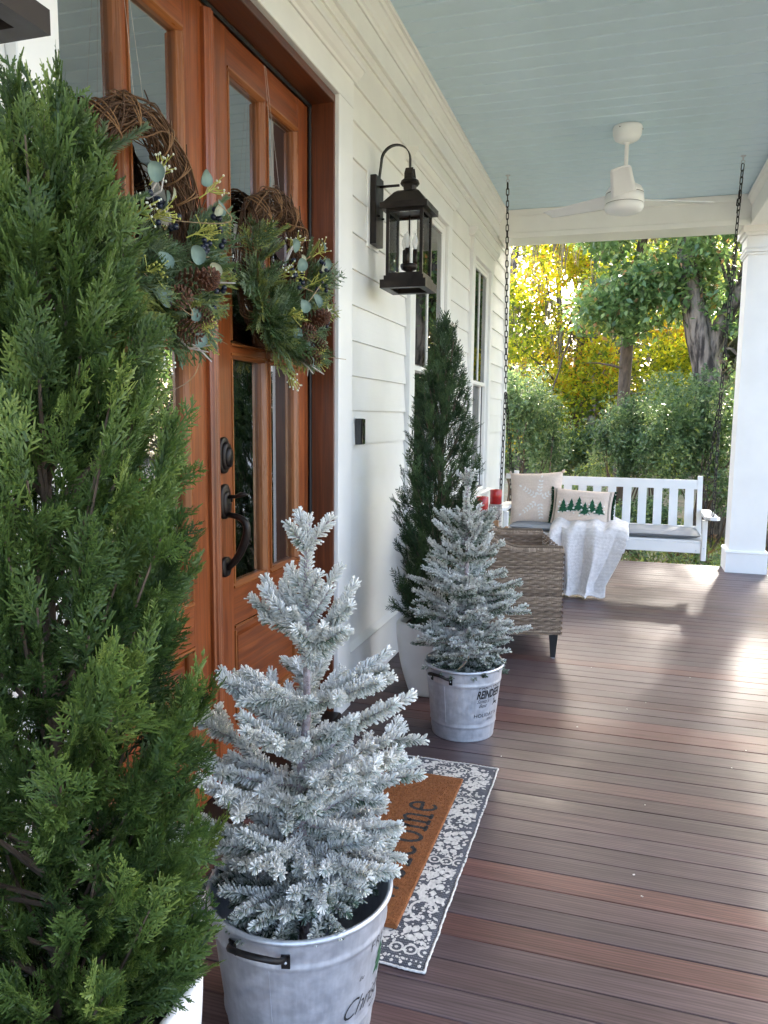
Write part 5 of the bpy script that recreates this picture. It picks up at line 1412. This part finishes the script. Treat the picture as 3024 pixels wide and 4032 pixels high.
def leafpoly(x, y, a, L, W): 
    ca, sa = math.cos(a), math.sin(a); q = [(0, 0), (L*.3, W*.8), (L*.55, W), (L*.8, W*.6), (L, 0), (L*.8, -W*.6), (L*.55, -W), (L*.3, -W*.8)]
    return [(x+p*ca-r*sa, y+p*sa+r*ca) for p, r in q]
def deco_leaf(t, M, sf, lay, w, h):
    for k, (x, y, a, n) in enumerate(((.035, -.005, 1.45, 5), (.035, -.005, 2.55, 5), (.045, -.03, -1.5, 5), (.03, -.03, -2.5, 5), (.045, -.015, .55, 3))):
        P = []
        for i in range(n):
            u = .022+.026*i; px, py = x+u*math.cos(a), y+u*math.sin(a)
            for s_ in (-1, 1): P.append(leafpoly(px, py, a+s_*.85, .032-.002*i, .0075))
        P.append(leafpoly(x+(.03+.026*n)*math.cos(a), y+(.03+.026*n)*math.sin(a), a, .03, .008))
        lay(P, 'embroidered_sprig', MT['fabwhite'])
    rr = random.Random(3)
    for u, v in ((-1, -1), (1, 1), (1, -1), (-1, 1)):      # corner tufts
        b = MB(); p = sf(np.array([u*.97]), np.array([v*.97]))[0]
        for k in range(16): b.tube([p, p+np.array([u*rr.uniform(.0, .022), rr.uniform(-.012, .012), v*rr.uniform(0, .022)])], [.004, .0025], 4)
        b.mx = M; b.build('corner_tuft', MT['beige_fab'], t)
def deco_tree(t, M, sf, lay, w, h):
    def tree(x, y, s_):
        return [(x+a*s_, y+b*s_) for a, b in ((-.05, 0), (-.05, .08), (-.42, .06), (-.30, .16), (-.20, .24), (-.34, .24), (-.22, .36), (-.12, .44), (-.24, .45), (-.13, .60), (-.06, .70), (-.13, .71), (-.04, .88), (0, 1.0), (.04, .88), (.13, .71), (.06, .70), (.13, .60), (.24, .45), (.12, .44), (.22, .36), (.34, .24), (.20, .24), (.30, .16), (.42, .06), (.05, .08), (.05, 0))]
    spots = ((-.135, -.055, .105), (-.075, -.045, .100), (-.018, -.040, .112), (.028, -.065, .098), (.078, -.042, .104), (.136, -.055, .106))
    for i, (x, y, s_) in enumerate(spots):
        lay([tree(x, y-.004, s_*1.09)], 'tree_outline', MT['fabgreen2'], .0022+.0002*i)
        lay([tree(x, y, s_)], 'applique_tree', MT['fabgreen'], .0040+.0004*i)
    for i, (x, y) in enumerate(((-.165, .02), (-.17, -.015), (-.168, -.055), (-.105, .012), (-.098, -.045), (-.055, -.02), (-.05, -.058), (.0, .01), (.005, -.03), (-.008, -.075), (.055, .015), (.06, -.02), (.052, -.06), (.105, .015), (.10, -.035), (.165, .01), (.17, -.03))):
        p = sf(np.array([x/(w/2)]), np.array([y/(h/2)]))[0]-np.array([0, .006, 0]); b = MB(); b.ball(p, .0078, 8, 6); b.mx = M; b.build('pompom', MT['fabwhite'], t, True)
    for x in (-.208, -.200, .200, .208):
        q = np.linspace(-.95, .95, 12); A = [(x-.0016, v*h/2) for v in q]; B = [(x+.0016, v*h/2) for v in q]
        lay([[A[i], A[i+1], B[i+1], B[i]] for i in range(11)], 'stripe', MT['charcoal'])
    rr = random.Random(4)
    for u in (-1, 1):
        b = MB()
        for k in range(220):
            v = rr.uniform(-1, 1); p = sf(np.array([u*1.0]), np.array([v]))[0]
            b.tube([p, p+np.array([u*rr.uniform(.006, .022), rr.uniform(-.014, .014), rr.uniform(-.012, .012)])], [.0035, .002], 4)
        b.mx = M; f = b.build('fringe', MT['fringe'], t); f['kind'] = 'stuff'
pillow('pillow', 'square beige pillow with white leaf embroidery on the porch swing', (.505, 6.105, .665), .415, .43, .15, R_(-16), R_(-6), R_(-4), MT['beige_fab'], deco_leaf)
pillow('pillow', 'beige lumbar pillow with green trees and fringe on the porch swing', (.865, 5.985, .622), .455, .285, .13, R_(-18), R_(-3), R_(2), MT['beige_fab'], deco_tree)

def throw():
    ns, nv = 90, 120
    # profile down the swing: start on the cushion, over the front edge, to the floor
    prof = [(6.02, .560), (5.97, .545), (5.92, .535), (5.86, .530), (5.80, .522), (5.765, .500), (5.745, .46), (5.738, .38), (5.735, .28), (5.732, .18), (5.728, .09), (5.722, .035), (5.69, .012), (5.66, .010)]
    prof = np.array(prof); seg = np.concatenate([[0], np.cumsum(np.linalg.norm(np.diff(prof, axis=0), axis=1))]); seg /= seg[-1]
    G = np.zeros((ns, nv, 3)); r = np.random.default_rng(8); ph = r.uniform(0, 6.28, 8)
    for i in range(ns):
        u = i/(ns-1)
        endc = 1.0-.05*max(0, (u-.72)/.28)**1.3-.03*(1-u)**4      # right edge hangs a little shorter
        for j in range(nv):
            v = j/(nv-1)*endc
            y, z = np.interp(v, seg, prof[:, 0]), np.interp(v, seg, prof[:, 1])
            dn = np.clip((v-.34)/.5, 0, 1)
            xl = .655+.065*dn**1.2; xr = 1.205-.150*dn**1.1
            x = xl+(xr-xl)*u
            uw = u+.06*math.sin(u*5+.5*dn)+.03*math.sin(u*13-.6*dn); fold = .024*(.6+.7*math.sin(u*6+1)**2)*(abs(np.sin(uw*10.5+ph[0]*.5+.3*dn))**.8*2-1.2)+.012*math.sin(uw*21+1+.4*dn)+.010*np.sin(uw*27+ph[1]-.8*dn)*(.4+.6*math.sin(u*4+dn*2)**2)+.014*np.sin(uw*7+ph[2]+dn)
            k = .18+.9*np.clip((v-.25)/.35, 0, 1)
            flo = np.clip((v-.90)/.1, 0, 1)
            out = fold*k*(1-.4*flo)
            yy = y-abs(.018*k)-out
            x += .020*np.cos(uw*18+ph[0]+.5*dn)*k+.006*math.sin(v*9+u*3)*k
            zz = z+(.010*np.sin(u*12+v*9)+.008*np.sin(u*27+ph[3]))*(1-np.clip((v-.3)/.15, 0, 1))
            zz -= .035*np.clip((abs(u-.5)-.36)/.14, 0, 1)**2*(v < .5)
            if flo > 0: zz += .018*flo*abs(np.sin(u*11+ph[4])); yy -= .03*flo*np.sin(u*8)**2
            rib = .0010*np.sin(v*210+2*np.sin(u*14))*(1-flo)
            G[i, j] = (x, yy-rib*(v > .28), max(zz, .008)+rib*(v <= .28))
    o = MB(); o.grid(G); o = o.build('throw_blanket', MT['white_fab'], None, True, (.94, 5.74, .3))
    m = o.modifiers.new('thick', 'SOLIDIFY'); m.thickness = .007; m.offset = 0
    tag(o, 'fluffy white throw blanket draped over the porch swing to the floor', 'blanket')
throw()

# ================================================================== GARDEN
def leaf_cloud(name, clumps, L, asp, mat, parent, seed, tint=(.5, .2), droop=.2, sprig=5, spread=1.0):
    """clumps: (centre, radii, number of leaves); leaves in small sprigs spread through each volume"""
    r = np.random.default_rng(seed); Cs = []; Tn = []
    for c, rad, n in clumps:
        m = max(1, n//sprig); d = nrm(r.normal(size=(m, 3))); q = r.uniform(.15, 1, m)**.45
        p = np.array(c)+d*q[:, None]*np.array(rad)*r.uniform(.85, 1.12, (m, 1))
        base_t = np.clip(r.normal(tint[0], tint[1]*.7), .05, .95)
        Cs.append(np.repeat(p, sprig, 0)+r.normal(size=(m*sprig, 3))*L*.55*spread); Tn.append(np.clip(base_t+r.normal(size=m*sprig)*tint[1], 0, 1))
    P = np.concatenate(Cs); T = np.concatenate(Tn); n = len(P)
    D = nrm(r.normal(size=(n, 3))+np.array([0, 0, -droop])); X = nrm(np.cross(D, r.normal(size=(n, 3))*.6+np.array([0, 0, 1.])))
    N = np.cross(X, D); ln = L*r.uniform(.65, 1.25, n)[:, None]; w = ln*asp
    V = np.stack([P, P+D*ln*.45+X*w*.5+N*w*.12, P+D*ln, P+D*ln*.45-X*w*.5+N*w*.12], 1)
    F = np.arange(n*4).reshape(-1, 4)[:, [0, 1, 2, 3]]
    tri = np.concatenate([F[:, [0, 1, 2]], F[:, [0, 2, 3]]]); tt = np.concatenate([T, T])
    o = npmesh(name, V.reshape(-1, 3), tri, mat, parent, {'tint': ('FACE', tt)}); o['kind'] = 'stuff'; return o

def limb(b, p0, p1, r0, r1, r, n=9, wob=.05, seg=8):
    q = np.linspace(0, 1, n)[:, None]; p0 = np.array(p0, float); p1 = np.array(p1, float); L = np.linalg.norm(p1-p0)
    w = np.cumsum(r.normal(size=(n, 3))*wob*L/n, 0); w -= q*w[-1]
    P = p0+(p1-p0)*q+w+np.array([0, 0, 1])*np.sin(q*pi)*L*.05
    b.tube(P, np.linspace(r0, r1, n), seg, False); return P

YEL = leafmat('backlit_yellow_leaf', [(0, (.07, .11, .015)), (.3, (.22, .27, .025)), (.6, (.44, .42, .025)), (.88, (.50, .44, .03)), (1, (.50, .28, .03))], .62, .5, tcol=1.6)
GRN = leafmat('broad_green_leaf', [(0, (.055, .10, .036)), (.45, (.12, .20, .075)), (.8, (.22, .30, .12)), (.98, (.32, .33, .08)), (1, (.36, .20, .11))], .5, .32, tcol=1.6, spec=.6)
SHR = leafmat('shrub_leaf', [(0, (.045, .085, .038)), (.5, (.125, .19, .085)), (.85, (.25, .31, .14)), (1, (.38, .40, .09))], .48, .30, tcol=1.6, spec=.6)
FAR = leafmat('far_wood_leaf', [(0, (.07, .085, .045)), (.5, (.13, .14, .07)), (.8, (.20, .17, .11)), (1, (.26, .20, .16))], .4, .6)
MOSS = leafmat('grey_hanging_moss', [(0, (.10, .085, .065)), (1, (.24, .21, .17))], .25, .9)

def tree(name, label, cat, trunk, limbs, clumps, L, asp, mat, seed, tint, bark, group=None, sprig=5, droop=.25):
    r = np.random.default_rng(seed); t = thing(name, label, cat, trunk[0][0], group)
    b = MB()
    P = np.array([p for p, _ in trunk]); Rd = [q for _, q in trunk]
    s = np.linspace(0, len(P)-1, len(P)*5); PP = np.stack([np.interp(s, range(len(P)), P[:, k]) for k in range(3)], 1)
    for _ in range(2): PP[1:-1] = (PP[:-2]+PP[1:-1]*2+PP[2:])/4
    ns_ = 26; b.tube(PP, np.interp(s, range(len(P)), Rd)*(1+.04*np.sin(s*5)), ns_)
    V = b.v[0]; C_ = np.repeat(PP, ns_, 0); k_ = 1+r.normal(size=(len(PP), ns_)).cumsum(0)*.012+r.normal(size=(1, ns_))*.045
    b.v[0] = C_+(V-C_)*np.clip(k_, .86, 1.14).reshape(-1, 1); b.build('trunk', bark, t, True)
    if limbs:
        b = MB()
        for p0, p1, r0, r1 in limbs: limb(b, p0, p1, r0, r1, r)
        b.build('limbs', bark, t, True)
    leaf_cloud('crown', clumps, L, asp, mat, t, seed, tint, droop, sprig); return t

r = np.random.default_rng(77)
# golden tree
yc = []
for k in range(58):
    x, z = r.uniform(-1.5, 2.5), r.uniform(.8, 6.2)
    if x < -.9 and z > 3.6 and r.random() < .75: continue
    yc.append(((x, 16.6+r.normal()*.9, z), r.uniform(.32, .78, 3), 620))
trunk_y = (.15, 17.2, -.3)
tree('golden_tree', 'golden yellow leaved tree hung with moss behind the swing', 'tree', [((.15, 17.2, -.3), .17), ((.05, 17.1, 1.6), .14), ((.35, 17.0, 3.6), .11), ((.2, 17.0, 6.5), .05)],
     [((.1, 17.1, 1.2+.12*i), c[0], .035, .008) for i, c in enumerate(yc[:24])], yc, .105, .55, YEL, 101, (.42, .27), MT['bark'])
# broad leaved tree
mc = [((1.0+.22*k, 12.75, 3.05+.28*(k % 3)), (.36, .3, .34), 330) for k in range(6)]
for k in range(24):
    x, z = r.uniform(.55, 2.5), r.uniform(2.75, 5.6)
    if z < 3.0 and abs(x-1.4) > .5: z += .6
    mc.append(((x, 12.9+r.normal()*.45, z), r.uniform(.28, .52, 3), 420))
for k in range(22): mc.append(((r.uniform(.0, 2.7), 12.9+r.normal()*.5, r.uniform(4.7, 7.6)), r.uniform(.4, .65, 3), 420))  # unseen upper crown, added to keep direct sun off the far siding
for k in range(12): mc.append(((r.uniform(.5, 2.75), 12.35+r.normal()*.25, r.uniform(2.7, 3.5)), r.uniform(.16, .34, 3), 120))
tree('broadleaf_tree', 'large leaved green tree with slim brown trunk behind the swing', 'tree', [((1.12, 13.3, -.4), .12), ((1.10, 13.3, 1.6), .10), ((1.13, 13.2, 2.9), .092), ((1.3, 13.1, 4.2), .07), ((1.4, 13, 5.6), .03)],
     [((1.13, 13.2, 2.55), (.55, 13.0, 2.95), .03, .01), ((1.13, 13.2, 2.5), (1.9, 12.9, 3.0), .05, .015), ((1.12, 13.2, 2.1), (.5, 13.1, 2.2), .025, .006)]+[((1.2, 13.2, 3.2), c[0], .03, .008) for c in mc[:12]],
     mc, .125, .5, GRN, 102, (.45, .24), MT['bark'], sprig=6, droop=.5)
# oak at the right
oc = []
for k in range(22):
    x, z = r.uniform(1.7, 3.9), r.uniform(2.75, 5.4)
    oc.append(((x, 11.9+r.normal()*.4, z), r.uniform(.25, .48, 3), 300))
for k in range(60): oc.append(((r.uniform(.8, 6.5), 12.0+r.normal()*.9, r.uniform(4.7, 8.8)), r.uniform(.45, .75, 3), 430))  # unseen high crown, added and thickened to shade the porch from the sun
tree('oak_tree', 'stout oak with ridged grey bark trunk left of the column', 'tree', [((2.42, 12.2, -.45), .24), ((2.42, 12.2, .4), .205), ((2.34, 12.2, 1.3), .19), ((2.28, 12.2, 1.85), .19), ((2.12, 12.2, 2.5), .18), ((1.98, 12.2, 3.1), .165), ((1.85, 12.2, 3.9), .13), ((1.8, 12.2, 5.5), .06)],
     [((2.22, 12.2, 2.15), (2.62, 12.15, 3.1), .13, .10), ((2.62, 12.15, 3.1), (3.1, 12.1, 4.6), .10, .05)]+[((2.5, 12.15, 3.0), c[0], .03, .008) for c in oc[:10]],
     oc, .11, .5, GRN, 103, (.42, .22), MT['oakbark'], sprig=6, droop=.4)
# shrubs
def shrub(label, c, rad, n, L, seed, tint, sub=14):
    sub = int(sub*1.5)
    r = np.random.default_rng(seed); cl = []
    for k in range(sub):
        d = nrm(r.normal(size=3)); d[2] = abs(d[2])*.9-.25; p = np.array(c)+d*np.array(rad)*r.uniform(.35, .85)
        cl.append((p, np.array(rad)*r.uniform(.16, .36), n//sub))
    t = thing('shrub', label, 'shrub', (c[0], c[1], -.42), 'shrubs beyond the porch'); b = MB()
    for k in range(9):
        e = cl[k % sub][0]; limb(b, (c[0]+r.normal()*.12, c[1]+r.normal()*.1, -.45), e, .018, .005, r, 7, .1, 5)
    b.build('stems', MT['bark'], t); leaf_cloud('foliage', cl, L, .48, SHR, t, seed, tint, .1, 6)
shrub('big dark green shrub behind the right half of the swing', (2.15, 10.9, .95), (1.15, .7, 1.7), 17000, .062, 201, (.42, .2), 22)
shrub('dense shrub under the broad leaved tree, just left of the big shrub', (1.22, 11.4, .80), (.70, .6, 1.40), 11000, .058, 202, (.45, .2), 18)
shrub('blue green shrub beside the house corner and left chain', (-.25, 11.2, 1.0), (.75, .6, 1.6), 11000, .062, 203, (.5, .2), 16)
shrub('yellowing low shrub behind the pillows', (.45, 10.6, .10), (.75, .5, .75), 8000, .060, 204, (.62, .22), 14)
shrub('shadowy shrub low behind the white swing slats', (1.35, 10.0, -.05), (.8, .45, .55), 8000, .052, 205, (.40, .2), 12)
shrub('shrub showing between right chain and column', (2.95, 10.4, .4), (.75, .6, 1.0), 9000, .058, 206, (.5, .2), 14)
shrub('shrub past the right edge of the column', (4.3, 10.9, .5), (1.0, .7, 1.1), 9000, .065, 207, (.45, .2), 14)
shrub('shrub behind the house corner', (-1.6, 11.4, .6), (.9, .7, 1.2), 8000, .065, 208, (.45, .2), 14)
shrub('tall understorey shrub between the oak and the golden tree', (1.75, 14.6, 1.1), (1.1, .7, 1.5), 9000, .075, 209, (.55, .22), 16)
shrub('tall understorey shrub under the golden tree', (.3, 14.4, .5), (1.0, .7, 1.0), 9000, .075, 210, (.6, .22), 16)
# out-of-view trees added at the right to cut sky glare on the deck
for k, (x, y, h, lab) in enumerate(((5.2, 12.6, 7.0, 'leafy tree added out of view past the column to cut glare'), (7.6, 9.4, 7.5, 'leafy tree added out of view right of the porch to cut glare'), (6.6, 16.5, 8.5, 'tall leafy tree added out of view behind the other glare blocking trees'), (9.5, 13.5, 8.0, 'far right leafy tree added out of view to cut glare'), (10.5, 5.5, 8.0, 'leafy tree added out of view opposite the doors to cut glare'))):
    cl = [((x+r.normal()*.9, y+r.normal()*.7, r.uniform(.6, h)), r.uniform(.5, .95, 3), 300) for q in range(26)]
    tree('broadleaf_tree', lab, 'tree', [((x, y, -.45), .16), ((x+.1, y, 2), .13), ((x, y, 4), .1), ((x+.1, y, h-.8), .04)], [((x, y, 1.5), c[0], .03, .008) for c in cl[:10]], cl, .16, .5, GRN, 120+k, (.5, .24), MT['bark'], sprig=6, droop=.4)
# far wood as one mass
fc = []
for k in range(330):
    x = r.uniform(-9, 16); z = r.uniform(-.2, 8.5)
    if -3.2 < x < -.2 and z > 4.6 and r.random() < .85: continue
    fc.append(((x, 25+r.normal()*2, z), r.uniform(.7, 1.4, 3), 280))
fo = leaf_cloud('far_wood', fc, .28, .6, FAR, None, 301, (.5, .22))
tag(fo, 'hazy grey green woodland far beyond the garden', 'woodland', kind='stuff')
for k, (x, y, h, rd) in enumerate(((-1.35, 21.5, 10, .13), (-.75, 23, 10, .11), (.65, 21, 9, .12), (2.9, 20.5, 10, .15), (4.6, 22, 10, .16), (-3.0, 22, 10, .15), (1.75, 22.5, 9, .10))):
    lab = ['pale slim trunk nearest the house corner', 'thin trunk second from the house corner', 'dark trunk behind the golden tree', 'trunk right behind the oak', 'trunk beyond the column', 'trunk hidden past the house corner', 'thin trunk behind the broad leaved tree'][k]
    b = MB(); rr = np.random.default_rng(400+k); limb(b, (x, y, -.5), (x+rr.normal()*.5, y, h), rd, rd*.4, rr, 10, .12, 8)
    t = thing('forest_tree', lab+' in the far wood', 'tree', (x, y, -.5), 'bare trunks in the far wood'); b.build('trunk', MT['oakbark'], t, True)
    bb = MB()
    for j in range(7): z0 = rr.uniform(2.5, h*.9); limb(bb, (x, y, z0), (x+rr.normal()*1.3, y+rr.normal()*.6, z0+rr.uniform(.3, 1.4)), rd*.3, .012, rr, 7, .15, 5)
    bb.build('limbs', MT['oakbark'], t, True)
# hanging moss
mv = {'V': [], 'F': [], 'T': [], 'n': 0}
for k in range(75):
    x, y, z = r.uniform(-1.4, 2.3), 16.2+r.normal()*.6, r.uniform(2.9, 5.6); Lm = r.uniform(.35, 1.15)
    for j in range(9):
        q = np.linspace(0, 1, 6); l = Lm*r.uniform(.5, 1); P = np.stack([x+r.normal()*.045+.02*np.sin(q*6+j), np.full(6, y+r.normal()*.03), z-l*q], 1)
        ribbon(P, np.array([.011*r.uniform(.5, 1.2), 0, 0])*np.linspace(1, .2, 6)[:, None], np.array([0, -1, 0]), r.random(), mv)
o = npmesh('hanging_moss', np.concatenate(mv['V']), np.concatenate(mv['F']), MOSS, None, {'tint': ('POINT', np.concatenate(mv['T']))})
tag(o, 'grey strands of moss hanging from the golden tree', 'moss', kind='stuff')
# ground cover by the deck
def blades(n, seed, x0, x1, y0, y1, h, mat):
    r = np.random.default_rng(seed); P = np.stack([r.uniform(x0, x1, n), y0+(y1-y0)*r.uniform(0, 1, n)**1.4, np.full(n, -.43)], 1)
    D = nrm(np.stack([r.normal(size=n)*.4, r.normal(size=n)*.4, np.ones(n)], 1)); X = nrm(np.cross(D, r.normal(size=(n, 3)))); l = h*r.uniform(.4, 1.2, n)[:, None]
    V = np.stack([P-X*.005, P+X*.005, P+D*l+np.array([0, 0, -.02])], 1)
    return npmesh('grass', V.reshape(-1, 3), np.arange(n*3).reshape(-1, 3), mat, None, {'tint': ('FACE', np.clip(r.normal(.6, .22, n), 0, 1))})
GRASS = leafmat('grass_blade', [(0, (.05, .10, .015)), (.6, (.13, .20, .03)), (1, (.28, .28, .06))], .4, .5)
tag(blades(26000, 501, -3, 7, 7.45, 14, .16, GRASS), 'short green grass beyond the deck edge', 'grass', kind='stuff')
gc = [((r.uniform(-.5, 4.0), r.uniform(7.7, 9.8), -.36), np.array([.26, .22, .10]), 150) for k in range(70)]
tag(leaf_cloud('ground_cover', gc, .055, .55, SHR, None, 502, (.75, .22), .0, 5), 'low leafy ground cover just past the deck edge', 'ground cover', kind='stuff')
ll = np.random.default_rng(503); n_ = 5000
lc = [((ll.uniform(-2, 6), ll.uniform(7.5, 12), -.405), np.array([.3, .3, .012]), 40) for k in range(130)]
LIT = leafmat('dry_leaf', [(0, (.07, .035, .018)), (.5, (.18, .10, .05)), (1, (.34, .22, .10))], .2, .8)
tag(leaf_cloud('leaf_litter', lc, .07, .6, LIT, None, 504, (.5, .25), 0, 4), 'brown fallen leaves scattered on the garden soil', 'leaves', kind='stuff')
# spiky plant under the swing
sp_ = MB(); q = np.linspace(0, 1, 7)
t = thing('spiky_plant', 'spiky green strap leaved plant under the swing at the deck edge', 'plant', (.98, 7.75, -.43))
rr = np.random.default_rng(9)
for k in range(42):
    a = rr.uniform(0, 2*pi); L = rr.uniform(.35, .55); e = rr.uniform(.5, 1.3)
    P = np.stack([.98+L*q*math.cos(a)*math.cos(e), 7.75+L*q*math.sin(a)*math.cos(e), -.43+L*q*math.sin(e)-.18*L*q**2], 1); w = np.array([-math.sin(a), math.cos(a), 0])*.008
    W = w[None]*(1-q)[:, None]+w*.05
    k_ = sp_.n; V = np.stack([P-W, P+W], 1).reshape(-1, 3); sp_.add(V, [(2*i, 2*i+1, 2*i+3, 2*i+2) for i in range(6)])
sp_.build('leaves', surf('strap_leaf', (.06, .12, .03), (.14, .22, .07), 8, rough=(.4, .5), bstr=0), t)

# crumbs of white flock shed on the boards
rr = np.random.default_rng(12); fl = MB()
for k in range(16):
    x, y = rr.uniform(.75, 1.9), rr.uniform(1.2, 4.2); a = rr.uniform(0, 3); L, w = rr.uniform(.0012, .0034), rr.uniform(.0008, .0016)
    c_, s_ = math.cos(a), math.sin(a)
    V = [(x+dx*c_-dy*s_, y+dx*s_+dy*c_, z) for z in (.0014, .0034) for dx, dy in ((-L, -w), (L, -w), (L, w), (-L, w))]
    fl.add(V, [(3, 2, 1, 0), (4, 5, 6, 7)]+[(j, (j+1) % 4, 4+(j+1) % 4, 4+j) for j in range(4)])
tag(fl.build('flock_crumbs', MT['fabwhite'], None), 'tiny white crumbs scattered on the deck boards', 'crumbs', kind='stuff')
